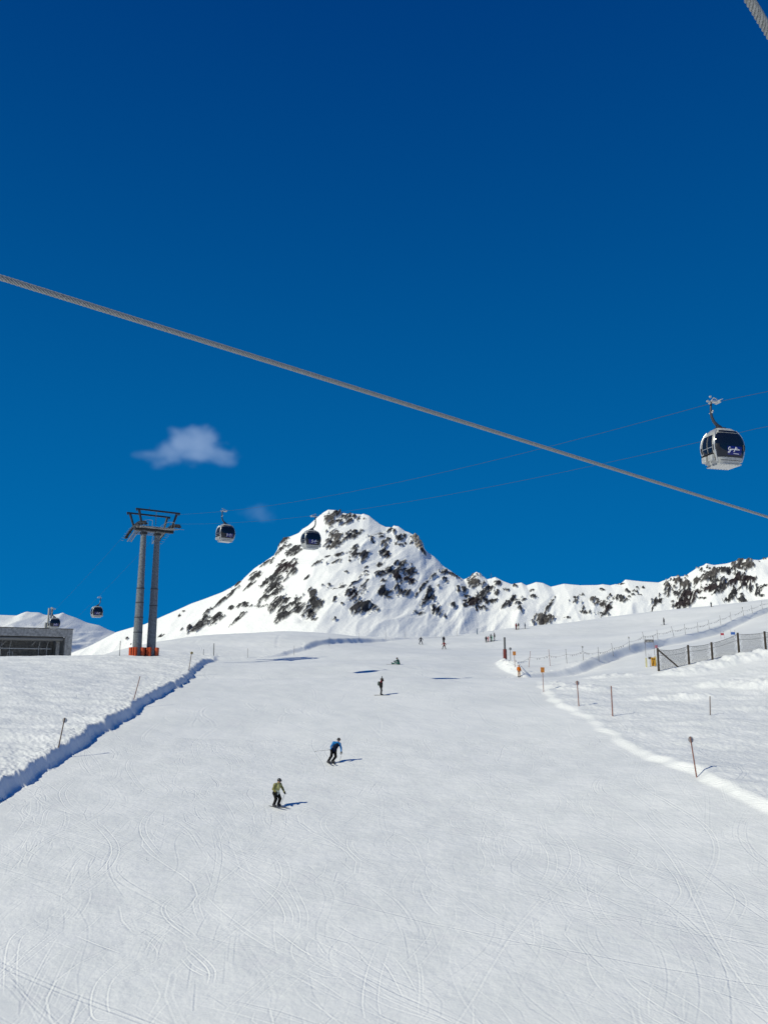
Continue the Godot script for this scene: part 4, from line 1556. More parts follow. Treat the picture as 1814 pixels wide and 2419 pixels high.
# ---------------------------------------------------------------- people
func person_mesh(bones: Array, cell: float) -> ArrayMesh:
	# one continuous skin round tapered bones [a, b, ra, rb, colour], as surface nets
	var lo := Vector3.ONE * 1e9
	var hi := -lo
	for q in bones:
		for k in 2:
			var r: float = q[2 + k] + cell * 2.5
			lo = lo.min(q[k] - Vector3.ONE * r)
			hi = hi.max(q[k] + Vector3.ONE * r)
	var nx := int((hi.x - lo.x) / cell) + 2
	var ny := int((hi.y - lo.y) / cell) + 2
	var nz := int((hi.z - lo.z) / cell) + 2
	var field := PackedFloat32Array()
	field.resize(nx * ny * nz)
	field.fill(1.0)
	var nearest := PackedFloat32Array()
	nearest.resize(nx * ny * nz)
	nearest.fill(1.0)
	var owner_bone := PackedByteArray()
	owner_bone.resize(nx * ny * nz)
	var soft := 0.035
	for n in bones.size():
		var q: Array = bones[n]
		var a: Vector3 = q[0]
		var ab: Vector3 = q[1] - q[0]
		var ra: float = q[2]
		var rb: float = q[3]
		var ll := maxf(ab.length_squared(), 1e-6)
		var reach := maxf(ra, rb) + cell * 2.5
		var l := ((a.min(q[1]) - Vector3.ONE * reach - lo) / cell).floor()
		var h := ((a.max(q[1]) + Vector3.ONE * reach - lo) / cell).ceil()
		for k in range(maxi(0, int(l.z)), mini(nz, int(h.z) + 1)):
			for j in range(maxi(0, int(l.y)), mini(ny, int(h.y) + 1)):
				for i in range(maxi(0, int(l.x)), mini(nx, int(h.x) + 1)):
					var p := lo + Vector3(i, j, k) * cell
					var t := clampf((p - a).dot(ab) / ll, 0.0, 1.0)
					var d := (p - a - ab * t).length() - lerpf(ra, rb, t)
					var at := (k * ny + j) * nx + i
					if d < nearest[at]:
						nearest[at] = d
						owner_bone[at] = n
					var f := field[at]
					var e := maxf(soft - absf(f - d), 0.0) / soft
					field[at] = minf(f, d) - e * e * soft * 0.25
	var b := Builder.new()
	b.tinted = true
	var slot := {}
	var corner := [Vector3i(0, 0, 0), Vector3i(1, 0, 0), Vector3i(0, 1, 0), Vector3i(1, 1, 0), Vector3i(0, 0, 1), Vector3i(1, 0, 1), Vector3i(0, 1, 1), Vector3i(1, 1, 1)]
	var edges := [[0, 1], [2, 3], [4, 5], [6, 7], [0, 2], [1, 3], [4, 6], [5, 7], [0, 4], [1, 5], [2, 6], [3, 7]]
	for k in nz - 1:
		for j in ny - 1:
			for i in nx - 1:
				var inside := 0
				var val := PackedFloat32Array()
				for c in 8:
					var o: Vector3i = corner[c]
					var f := field[((k + o.z) * ny + j + o.y) * nx + i + o.x]
					val.append(f)
					if f < 0.0:
						inside += 1
				if inside == 0 or inside == 8:
					continue
				var sum := Vector3.ZERO
				var hits := 0
				for e in edges:
					var fa := val[e[0]]
					var fb := val[e[1]]
					if (fa < 0.0) != (fb < 0.0):
						sum += Vector3(corner[e[0]]).lerp(Vector3(corner[e[1]]), fa / (fa - fb))
						hits += 1
				var grad := Vector3(val[1] + val[3] + val[5] + val[7] - val[0] - val[2] - val[4] - val[6], val[2] + val[3] + val[6] + val[7] - val[0] - val[1] - val[4] - val[5], val[4] + val[5] + val[6] + val[7] - val[0] - val[1] - val[2] - val[3])
				var at := (k * ny + j) * nx + i
				b.tint = bones[owner_bone[at]][4]
				slot[at] = b.put(lo + (Vector3(i, j, k) + sum / hits) * cell, grad.normalized())
	for at in slot:
		var i: int = at % nx
		var j: int = (at / nx) % ny
		var k: int = at / (nx * ny)
		var f0 := field[at]
		var sx := ny * nx
		if j > 0 and k > 0 and (f0 < 0.0) != (field[at + 1] < 0.0):
			join(b, slot, at, at - nx, at - nx - sx, at - sx)
		if i > 0 and k > 0 and (f0 < 0.0) != (field[at + nx] < 0.0):
			join(b, slot, at, at - 1, at - 1 - sx, at - sx)
		if i > 0 and j > 0 and (f0 < 0.0) != (field[at + sx] < 0.0):
			join(b, slot, at, at - 1, at - 1 - nx, at - nx)
	return b.mesh()

func join(b: Builder, slot: Dictionary, p: int, q: int, r: int, s: int) -> void:
	if slot.has(q) and slot.has(r) and slot.has(s):
		b.face(slot[p], slot[q], slot[r])
		b.face(slot[p], slot[r], slot[s])

func pose(kind: String) -> Dictionary:
	# joints in metres; the figure faces +z, x to the picture's right when it faces the camera
	var j := {"pelvis": Vector3(0, 0.93, 0), "chest": Vector3(0, 1.27, 0.01), "neck": Vector3(0, 1.47, 0.02), "head": Vector3(0, 1.62, 0.05),
		"shl": Vector3(-0.19, 1.40, 0), "ell": Vector3(-0.28, 1.14, 0.02), "hal": Vector3(-0.26, 0.92, 0.14), "shr": Vector3(0.19, 1.40, 0), "elr": Vector3(0.28, 1.14, 0.02), "har": Vector3(0.26, 0.92, 0.14),
		"hil": Vector3(-0.09, 0.90, 0), "knl": Vector3(-0.11, 0.50, 0.05), "anl": Vector3(-0.12, 0.11, -0.01), "hir": Vector3(0.09, 0.90, 0), "knr": Vector3(0.11, 0.50, 0.05), "anr": Vector3(0.12, 0.11, -0.01), "toe": Vector3(0, -0.05, 0.17)}
	var change := {}
	match kind:
		"carve":
			change = {"pelvis": Vector3(0.22, 0.83, -0.04), "chest": Vector3(0.38, 1.16, 0.08), "neck": Vector3(0.46, 1.34, 0.13), "head": Vector3(0.50, 1.48, 0.19), "shl": Vector3(0.19, 1.31, 0.08), "ell": Vector3(0.03, 1.08, 0.04), "hal": Vector3(-0.03, 0.88, 0.20), "shr": Vector3(0.58, 1.22, 0.12), "elr": Vector3(0.68, 0.96, 0.12), "har": Vector3(0.66, 0.72, 0.26), "hil": Vector3(0.12, 0.82, -0.04), "hir": Vector3(0.30, 0.79, -0.02), "knl": Vector3(0.02, 0.46, 0.13), "knr": Vector3(0.30, 0.42, 0.18), "anl": Vector3(-0.16, 0.12, 0.0), "anr": Vector3(0.12, 0.12, 0.02), "toe": Vector3(0.10, -0.05, 0.16)}
		"glide":
			change = {"pelvis": Vector3(0.02, 0.78, -0.05), "chest": Vector3(0.04, 1.10, 0.03), "neck": Vector3(0.06, 1.28, 0.08), "head": Vector3(0.08, 1.42, 0.14), "shl": Vector3(-0.15, 1.22, 0.03), "ell": Vector3(-0.30, 1.00, 0.06), "hal": Vector3(-0.26, 0.86, 0.26), "shr": Vector3(0.24, 1.21, 0.03), "elr": Vector3(0.36, 0.97, 0.12), "har": Vector3(0.34, 0.78, 0.30), "hil": Vector3(-0.09, 0.76, -0.05), "hir": Vector3(0.11, 0.76, -0.04), "knl": Vector3(-0.14, 0.45, 0.14), "knr": Vector3(0.15, 0.44, 0.16), "anl": Vector3(-0.16, 0.12, -0.02), "anr": Vector3(0.16, 0.12, 0.0)}
		"shade_eyes":
			change = {"shr": Vector3(0.18, 1.42, 0.02), "elr": Vector3(0.30, 1.50, 0.22), "har": Vector3(0.10, 1.66, 0.20), "shl": Vector3(-0.18, 1.42, 0.0), "ell": Vector3(-0.22, 1.62, 0.14), "hal": Vector3(-0.06, 1.86, 0.10)}
		"plough":
			change = {"pelvis": Vector3(0, 0.84, -0.06), "chest": Vector3(0, 1.18, 0.04), "neck": Vector3(0, 1.37, 0.08), "head": Vector3(0, 1.51, 0.13), "shl": Vector3(-0.19, 1.31, 0.04), "ell": Vector3(-0.38, 1.10, 0.06), "hal": Vector3(-0.50, 0.90, 0.20), "shr": Vector3(0.19, 1.31, 0.04), "elr": Vector3(0.38, 1.10, 0.06), "har": Vector3(0.50, 0.90, 0.20), "hil": Vector3(-0.10, 0.82, -0.06), "hir": Vector3(0.10, 0.82, -0.06), "knl": Vector3(-0.24, 0.47, 0.08), "knr": Vector3(0.24, 0.47, 0.08), "anl": Vector3(-0.36, 0.11, 0.0), "anr": Vector3(0.36, 0.11, 0.0)}
		"sit":
			change = {"pelvis": Vector3(0, 0.16, 0), "chest": Vector3(0, 0.50, 0.10), "neck": Vector3(0, 0.68, 0.17), "head": Vector3(0, 0.81, 0.25), "shl": Vector3(-0.19, 0.62, 0.12), "ell": Vector3(-0.26, 0.46, 0.34), "hal": Vector3(-0.20, 0.42, 0.60), "shr": Vector3(0.19, 0.62, 0.12), "elr": Vector3(0.27, 0.50, 0.36), "har": Vector3(0.20, 0.46, 0.64), "hil": Vector3(-0.10, 0.15, 0.06), "hir": Vector3(0.10, 0.15, 0.06), "knl": Vector3(-0.16, 0.26, 0.46), "knr": Vector3(0.16, 0.24, 0.47), "anl": Vector3(-0.16, 0.13, 0.86), "anr": Vector3(0.16, 0.13, 0.88), "toe": Vector3(0, 0.13, 0.10)}
	for k in change:
		j[k] = change[k]
	return j

func bones_of(j: Dictionary, c: Dictionary) -> Array:
	var out := []
	var toe: Vector3 = j.toe
	var jacket: Color = c.jacket
	var low: Color = c.get("hem", jacket)
	var sleeve: Color = c.get("sleeve", jacket)
	var up: Vector3 = (j.head - j.neck).normalized()
	var mid: Vector3 = j.pelvis.lerp(j.chest, 0.45)
	out.append([j.pelvis + (j.pelvis - j.chest) * 0.12, mid, 0.175, 0.165, low])
	out.append([mid, j.chest, 0.165, 0.175, jacket])
	out.append([j.hil, j.hir, 0.13, 0.13, c.pants])
	out.append([j.shl, j.shr, 0.10, 0.10, c.get("yoke", jacket)])
	out.append([j.chest, j.neck, 0.13, 0.075, c.get("yoke", jacket)])
	out.append([j.neck, j.head, 0.062, 0.07, c.skin])
	out.append([j.head - up * 0.04, j.head + up * 0.05, 0.088, 0.098, c.skin])
	for s in ["l", "r"]:
		out.append([j["sh" + s], j["el" + s], 0.082, 0.066, sleeve])
		out.append([j["el" + s], j["ha" + s], 0.064, 0.050, sleeve])
		out.append([j["hi" + s], j["kn" + s], 0.118, 0.090, c.pants])
		out.append([j["kn" + s], j["an" + s], 0.092, 0.080, c.pants])
		out.append([j["an" + s], j["an" + s] + toe, 0.082, 0.065, c.boots])
		# a mitten-clad palm
		var arm: Vector3 = (j["ha" + s] - j["el" + s]).normalized()
		out.append([j["ha" + s] + arm * 0.01, j["ha" + s] + arm * 0.07, 0.052, 0.045, c.gloves])
	return out

func glove(root: Node3D, j: Dictionary, s: String, m: Material) -> void:
	# five fingers curled round the grip of the pole
	var arm: Vector3 = (j["ha" + s] - j["el" + s]).normalized()
	var side := arm.cross(Vector3(0, 0, 1)).normalized()
	var palm := side.cross(arm).normalized()
	var from: Vector3 = j["ha" + s] + arm * 0.09
	var b := Builder.new()
	for k in 4:
		var o := from + side * (0.028 - 0.019 * k)
		var l: float = [0.9, 1.0, 0.95, 0.78][k]
		b.tube([o, o + arm * 0.035 * l + palm * 0.008, o + arm * 0.045 * l + palm * 0.035, o + arm * 0.022 + palm * 0.05], [0.013, 0.013, 0.012, 0.010], 6)
	var t := from + side * 0.045 - arm * 0.05
	b.tube([t, t + side * 0.018 + arm * 0.025 + palm * 0.015, t + side * 0.008 + arm * 0.045 + palm * 0.035], [0.015, 0.013, 0.011], 6)
	part("fingers", b, m, root)

func skis(root: Node3D, j: Dictionary, m: Material, yaw: float, length: float) -> void:
	for s in ["l", "r"]:
		var at: Vector3 = j["an" + s]
		var dirn := Vector3(sin(yaw if s == "l" else -yaw), 0, cos(yaw))
		var side := Vector3(dirn.z, 0, -dirn.x)
		var b := Builder.new()
		var n := 12
		for e in n:
			var t0 := -0.45 + float(e) / n
			var t1 := -0.45 + float(e + 1) / n
			var p := []
			for t in [t0, t1]:
				var w := 0.036 + 0.05 * pow(absf(t - 0.02) * 1.7, 2.0) * 0.6
				if t > 0.5:
					w *= 0.55
				var lift := 0.75 * pow(maxf(0.0, t - 0.40), 1.6) + 0.3 * pow(maxf(0.0, -0.40 - t), 1.6)
				var c: Vector3 = at + dirn * t * length
				c.y = 0.022 + lift + (at.y - 0.115)
				p.append([c - side * w, c + side * w])
			var th := Vector3(0, 0.012, 0)
			b.quad(p[0][0] + th, p[0][1] + th, p[1][1] + th, p[1][0] + th, Vector3.UP)
			b.quad(p[0][0] - th, p[0][1] - th, p[1][1] - th, p[1][0] - th, Vector3.DOWN)
			b.quad(p[0][0] - th, p[0][0] + th, p[1][0] + th, p[1][0] - th, -side)
			b.quad(p[0][1] - th, p[0][1] + th, p[1][1] + th, p[1][1] - th, side)
		part("ski", b, m, root)

func ski_pole(at: Vector3, dirn: Vector3, length: float, label: String) -> void:
	var b := Builder.new()
	dirn = dirn.normalized()
	b.tube([Vector3.ZERO, dirn * length], [0.012, 0.008], 6)
	b.tube([-dirn * 0.05, dirn * 0.09], 0.019, 8)
	b.disc(dirn * (length - 0.08), dirn, 0.045, 0.012, 10)
	single("ski_pole", b, mat(Color(0.05, 0.055, 0.07), 0.4, 0.3), at, label, "ski pole", "poles held by skiers")

func person(at: Vector3, turn: float, kind: String, c: Dictionary, size: float, cell: float, label: String, extra := {}) -> Node3D:
	var root := thing("person", at, label, "person", "people on the ski run", deg_to_rad(turn))
	var look := {"jacket": Color(0.02, 0.02, 0.025), "pants": Color(0.012, 0.012, 0.015), "skin": Color(0.42, 0.25, 0.17), "gloves": Color(0.012, 0.012, 0.014), "boots": Color(0.05, 0.05, 0.055), "helmet": Color(0.015, 0.016, 0.02)}
	for k in c:
		look[k] = c[k]
	var j := pose(kind)
	var cloth := StandardMaterial3D.new()
	cloth.vertex_color_use_as_albedo = true
	cloth.roughness = 0.95
	cloth.metallic_specular = 0.12
	var o := MeshInstance3D.new()
	o.name = "body"
	o.mesh = person_mesh(bones_of(j, look), cell)
	o.material_override = cloth
	root.add_child(o)
	o.scale = Vector3.ONE * size
	var head: Vector3 = j.head
	var b := Builder.new()
	b.ball(head + Vector3(0, 0.03, -0.012), Vector3(0.122, 0.125, 0.135), 8, 14, -0.25, 1.0)
	var h := part("helmet", b, mat(look.helmet, 0.35), root)
	h.scale = Vector3.ONE * size
	b = Builder.new()
	b.box(head + Vector3(0, 0.012, 0.094), Vector3(0.16, 0.075, 0.06))
	h = part("goggles", b, mat(Color(0.02, 0.02, 0.03), 0.1), root)
	h.scale = Vector3.ONE * size
	if cell < 0.045:
		b = Builder.new()
		b.ball(head + Vector3(0, -0.035, 0.105), Vector3(0.016, 0.024, 0.024), 5, 8)
		b.tube([head + Vector3(-0.025, -0.078, 0.092), head + Vector3(0, -0.080, 0.100), head + Vector3(0.025, -0.078, 0.092)], 0.007, 5)
		h = part("face", b, mat(Color(0.38, 0.21, 0.15), 0.6), root)
		h.scale = Vector3.ONE * size
		for s in ["l", "r"]:
			glove(root, j, s, mat(look.gloves, 0.8))
	if extra.get("skis", true):
		skis(root, j, mat(extra.get("ski_color", Color(0.03, 0.03, 0.035)), 0.4), extra.get("wedge", 0.0), 1.62 * size)
	if extra.get("pack", false):
		b = Builder.new()
		b.box(j.chest + Vector3(0, -0.06, -0.24), Vector3(0.30, 0.46, 0.17))
		b.ball(j.chest + Vector3(0, -0.08, -0.33), Vector3(0.13, 0.17, 0.05), 6, 10)
		part("backpack", b, mat(Color(0.05, 0.07, 0.06), 0.8), root)
	return root

func people() -> void:
	var near := 0.034
	var black := {"jacket": Color(0.018, 0.018, 0.022)}
	var p := on_snow(-6.15, 48.25)
	person(p, 48.0, "glide", {"jacket": Color(0.52, 0.49, 0.20), "yoke": Color(0.28, 0.27, 0.13), "hem": Color(0.75, 0.75, 0.62), "sleeve": Color(0.20, 0.19, 0.07)}, 1.0, near, "skier in a yellow jacket and black trousers, nearest to the camera", {"ski_color": Color(0.10, 0.10, 0.10)})
	ski_pole(p + Vector3(0.50, 0.78, -0.02), Vector3(-0.25, -0.75, 0.1), 1.0, "ski pole held low by the skier in yellow")
	p = on_snow(-3.75, 58.75)
	person(p, 18.0, "carve", {"jacket": Color(0.012, 0.016, 0.035), "yoke": Color(0.03, 0.20, 0.50), "sleeve": Color(0.03, 0.17, 0.44), "hem": Color(0.012, 0.016, 0.04)}, 1.06, near, "skier in a blue jacket leaning into a turn")
	ski_pole(p + Vector3(0.0, 0.92, 0.2), Vector3(-1.0, -0.10, -0.1), 1.15, "ski pole sticking out left of the skier in blue")
	ski_pole(p + Vector3(0.80, 0.72, 0.04), Vector3(-0.25, -0.95, -0.1), 0.75, "ski pole hanging right of the skier in blue")
	p = on_snow(-0.31, 87.25)
	person(p, 90.0, "shade_eyes", {"jacket": Color(0.025, 0.022, 0.022), "yoke": Color(0.16, 0.02, 0.025)}, 1.0, near, "person standing with a raised arm and a backpack on the run", {"pack": true})
	p = on_snow(2.11, 116.25)
	person(p, -98.0, "sit", {"jacket": Color(0.02, 0.075, 0.07), "pants": Color(0.03, 0.12, 0.10)}, 1.05, 0.05, "person in green sitting on the snow, legs stretched to the left")
	var far := 0.06
	person(on_snow(8.57, 189.5), 0.0, "plough", {"jacket": Color(0.02, 0.028, 0.05), "pants": Color(0.05, 0.06, 0.08)}, 1.05, far, "small skier with legs spread wide near the top of the run", {"wedge": 0.25})
	person(on_snow(13.07, 177.25), -20.0, "plough", {"jacket": Color(0.16, 0.02, 0.025)}, 1.0, far, "lower of two skiers one behind the other, in dark red", {"wedge": 0.1})
	person(on_snow(13.89, 189.5), 0.0, "stand", black, 1.0, far, "upper of two skiers one behind the other, in black")
	var group := [
		[23.91, 190.75, 0.82, Color(0.03, 0.03, 0.035), "first small person from the left in the standing group of five"],
		[24.54, 191.75, 0.78, Color(0.45, 0.22, 0.24), "second person from the left in the standing group, in pale pink"],
		[25.24, 192.5, 1.02, Color(0.03, 0.06, 0.05), "third person from the left in the standing group, dark green jacket"],
		[25.75, 193.5, 0.75, Color(0.25, 0.42, 0.38), "fourth person from the left in the standing group, short, pale green"],
		[26.35, 194.0, 1.06, Color(0.015, 0.015, 0.018), "fifth and tallest person of the standing group, in black"],
	]
	for i in group.size():
		var q: Array = group[i]
		person(on_snow(q[0], q[1]), [10.0, -35.0, 60.0, -70.0, -100.0][i], "stand", {"jacket": q[3], "pants": q[3] if i == 1 or i == 3 else Color(0.014, 0.014, 0.018)}, q[2], far, q[4])
	person(on_snow(36.48, 224.25), 40.0, "stand", {"jacket": Color(0.22, 0.02, 0.02), "pants": Color(0.10, 0.012, 0.015)}, 1.05, far, "person in dark red standing on the skyline slope below the ridge")
	person(on_snow(37.41, 225.75), -60.0, "stand", {"jacket": Color(0.03, 0.03, 0.02), "pants": Color(0.55, 0.50, 0.42)}, 1.0, far, "person in a black top and pale trousers beside the one in red")
	person(on_snow(39.14, 225.25), -90.0, "stand", {"jacket": Color(0.08, 0.10, 0.15), "pants": Color(0.03, 0.04, 0.07)}, 0.98, far, "lone grey-blue person standing just right of the pair in red and black")
	person(on_snow(74.23, 215.0), -90.0, "stand", {"jacket": Color(0.03, 0.035, 0.045)}, 1.08, far, "lone skier standing on the wide slope above the flagged rope")
	person(on_snow(83.35, 251.5), -60.0, "carve", black, 1.05, far, "dark skier leaning over on the skyline below the rocky ridge")
	person(on_snow(96.38, 238.0), 20.0, "stand", {"jacket": Color(0.10, 0.12, 0.14)}, 0.85, far, "tiny grey person on the skyline at the far right")
	person(on_snow(17.1, 104.0), 10.0, "stand", {"jacket": Color(0.62, 0.15, 0.012), "pants": Color(0.50, 0.36, 0.26), "helmet": Color(0.50, 0.12, 0.01), "gloves": Color(0.02, 0.02, 0.025)}, 0.84, 0.045, "child in orange standing at the snow spur by the red post")

# ---------------------------------------------------------------- marker poles
var wood: StandardMaterial3D
var pole_red: StandardMaterial3D
var pole_grey: StandardMaterial3D
var disc_white: StandardMaterial3D

func pole(x: float, d: float, tall: float, lean: float, r: float, m: Material, label: String, disc_m: Material = null, disc_r := 0.0, group := "marker poles along the run") -> Vector3:
	var base_at := on_snow(x, d)
	var top := Vector3(lean, tall, 0.0)
	if disc_m == null:
		var b := Builder.new()
		b.tube([Vector3(-lean * 0.15, -0.3, 0), top], [r, r * 0.85], 8)
		single("marker_pole", b, m, base_at, label, "pole", group)
	else:
		var o := thing("marker_pole", base_at, label, "pole", group)
		var b := Builder.new()
		b.tube([Vector3(-lean * 0.15, -0.3, 0), top], [r, r * 0.85], 8)
		part("shaft", b, m, o)
		b = Builder.new()
		b.disc(top - top.normalized() * disc_r * 0.9 + Vector3(0.02, 0, -0.05), Vector3(0.25, 0.1, 1.0).normalized(), disc_r, 0.02, 20)
		part("disc", b, disc_m, o)
	return base_at + top

func markers() -> void:
	wood = grained(Color(0.20, 0.11, 0.07), 0.8, 0.0, 0.5, 2.0)
	pole_red = grained(Color(0.36, 0.16, 0.12), 0.7, 0.0, 0.4, 1.2)
	pole_grey = grained(Color(0.20, 0.20, 0.20), 0.7, 0.0, 0.3, 1.2)
	disc_white = mat(Color(0.62, 0.61, 0.58), 0.6)
	var yellow := mat(Color(0.50, 0.42, 0.16), 0.6)
	var dark := mat(Color(0.04, 0.04, 0.045), 0.7)
	pole(-22.9, 58.75, 2.0, 0.28, 0.045, wood, "leaning marker pole with a white disc on the left bank, nearest", disc_white, 0.18)
	pole(-23.7, 78.25, 2.15, 0.47, 0.045, pole_red, "plain leaning reddish pole on the left bank, middle one")
	pole(-24.8, 104.25, 2.4, 0.26, 0.045, wood, "leaning pole with a yellowish disc at the far end of left bank", yellow, 0.18)
	pole(-29.08, 139.5, 2.1, 0.0, 0.07, dark, "dark upright pole where the left bank ends")
	pole(-30.7, 139.0, 1.0, 0.0, 0.04, pole_grey, "short thin pole left of the dark upright pole")
	pole(-37.2, 115.0, 2.1, 0.0, 0.05, pole_grey, "thin grey pole just left of the two-legged lift tower")
	var far := [[-23.1, 138.5, 1.55], [-15.9, 144.5, 1.7], [-10.6, 158.0, 1.85], [-5.6, 182.0, 1.8], [0.4, 195.0, 2.0], [5.3, 202.0, 1.65], [13.4, 211.0, 1.9], [15.0, 213.0, 1.85], [19.6, 218.0, 2.0], [27.5, 225.0, 1.7], [29.9, 222.0, 1.7]]
	var nth := ["first", "second", "third", "fourth", "fifth", "sixth", "seventh", "eighth", "ninth", "tenth", "eleventh", "twelfth", "thirteenth", "fourteenth", "fifteenth", "sixteenth", "seventeenth"]
	for i in far.size():
		var q: Array = far[i]
		pole(q[0], q[1], q[2], 0.0, 0.032, pole_grey, "%s pole from the left along the snow bank below the peak" % nth[i], null, 0.0, "poles along the upper left snow bank")
	pole(25.5, 222.5, 1.6, 0.0, 0.13, mat(Color(0.05, 0.10, 0.17), 0.6), "thick blue-grey post on the skyline above the standing group")
	# the red padded post
	var at := on_snow(18.45, 124.6)
	var o := thing("padded_post", at, "tall grey post with a red pad round its lower half", "post")
	var b := Builder.new()
	b.tube([Vector3(0, -0.4, 0), Vector3(0, 3.75, 0)], 0.145, 14)
	part("shaft", b, grained(Color(0.12, 0.12, 0.12), 0.6, 0.2, 0.3, 1.0), o)
	b = Builder.new()
	b.tube([Vector3(0, -0.1, 0), Vector3(0, 1.95, 0)], [0.29, 0.27], 18)
	part("pad", b, grained(Color(0.24, 0.035, 0.025), 0.6, 0.0, 0.4, 1.0), o)
	pole(19.1, 123.5, 2.5, 0.0, 0.05, pole_grey, "grey pole with a grey round disc right of the red post", mat(Color(0.33, 0.33, 0.33), 0.6), 0.22)
	# orange boards on poles
	var orange := grained(Color(0.62, 0.22, 0.025), 0.6, 0.0, 0.25, 1.0)
	for q in [[17.5, 109.8, 2.2, 0.40, 0.52, "small orange board on a pole at the snow spur"], [17.0, 88.0, 2.6, 0.40, 0.55, "orange board on a pole beside the right edge of the run"]]:
		at = on_snow(q[0], q[1])
		o = thing("orange_sign", at, q[5], "sign", "orange boards on poles")
		b = Builder.new()
		b.tube([Vector3(0.05, -0.3, 0), Vector3(0, q[2], 0)], 0.035, 8)
		part("shaft", b, pole_red, o)
		b = Builder.new()
		b.box(Vector3(0, q[2] - 0.25, 0.05), Vector3(q[3], q[4], 0.03))
		part("board", b, orange, o)
	# right of the run
	pole(18.2, 77.25, 2.3, -0.06, 0.05, pole_red, "reddish pole with a pale disc on the churned snow, behind", mat(Color(0.5, 0.46, 0.44), 0.6), 0.21)
	pole(20.0, 72.5, 2.6, 0.0, 0.06, pole_red, "tall plain reddish pole standing where the snow edge forks")
	pole(28.44, 72.25, 1.6, 0.10, 0.045, wood, "short brown pole alone on the churned snow at right")
	pole(19.15, 51.5, 2.4, -0.21, 0.045, pole_red, "leaning reddish pole with a pale disc, nearest on the right", mat(Color(0.40, 0.38, 0.38), 0.6), 0.19)
	# poles that carry the flagged rope
	var line := [[19.63, 120.5, 0.9, -0.25], [20.89, 118.25, 2.3, 0.31], [24.08, 118.75, 2.4, -0.12], [26.70, 119.5, 2.1, -0.10], [29.33, 120.3, 2.1, -0.09], [32.05, 122.0, 2.1, -0.06], [35.5, 126.5, 2.0, -0.2], [40.05, 133.0, 2.15, -0.07], [44.72, 139.8, 2.0, -0.29], [49.2, 146.3, 1.75, -0.08], [53.63, 150.5, 2.0, -0.39], [56.89, 153.5, 1.9, -0.08], [60.65, 157.0, 1.85, 0.0], [64.17, 160.2, 1.75, -0.08], [68.41, 164.8, 1.95, -0.09], [72.45, 169.2, 1.7, -0.09], [77.74, 175.0, 1.9, -0.18], [81.6, 179.2, 1.8, -0.19], [86.33, 184.5, 1.75, 0.0], [91.5, 190.0, 1.8, 0.0]]
	var tops := []
	nth = ["first", "second", "third", "fourth", "fifth", "sixth", "seventh", "eighth", "ninth", "tenth", "eleventh", "twelfth", "thirteenth", "fourteenth", "fifteenth", "sixteenth", "seventeenth", "eighteenth", "nineteenth", "twentieth"]
	for i in line.size():
		var q: Array = line[i]
		var white := i == 4 or i == 7 or i == 16
		var t := pole(q[0], q[1], q[2], q[3], 0.035, pole_red if i < 3 else pole_grey, "%s pole from the left carrying the flagged rope" % nth[i], disc_white if white else null, 0.16, "poles of the flagged rope")
		var foot := on_snow(q[0], q[1])
		tops.append(foot.lerp(t, 0.62))
	o = thing("flagged_rope", tops[0], "sagging rope with small dark flags strung between thin poles", "rope")
	b = Builder.new()
	var flags := Builder.new()
	var rng := RandomNumberGenerator.new()
	rng.seed = 77
	for i in tops.size() - 1:
		var pts := []
		var p: Vector3 = tops[i] - tops[0]
		var q: Vector3 = tops[i + 1] - tops[0]
		for k in 9:
			var t := k / 8.0
			pts.append(p.lerp(q, t) - Vector3(0, 0.9 * t * (1.0 - t), 0))
		b.tube(pts, 0.014, 5)
		for k in range(1, 8):
			if rng.randf() < 0.75:
				var c: Vector3 = pts[k]
				flags.box(c + Vector3(0, -0.13, 0), Vector3(0.10, 0.22, 0.02), Basis(Vector3.UP, rng.randf() * 2.0))
	part("cord", b, mat(Color(0.16, 0.16, 0.17), 0.8), o)
	part("pennants", flags, mat(Color(0.14, 0.14, 0.15), 0.8), o).set_meta("kind", "stuff")

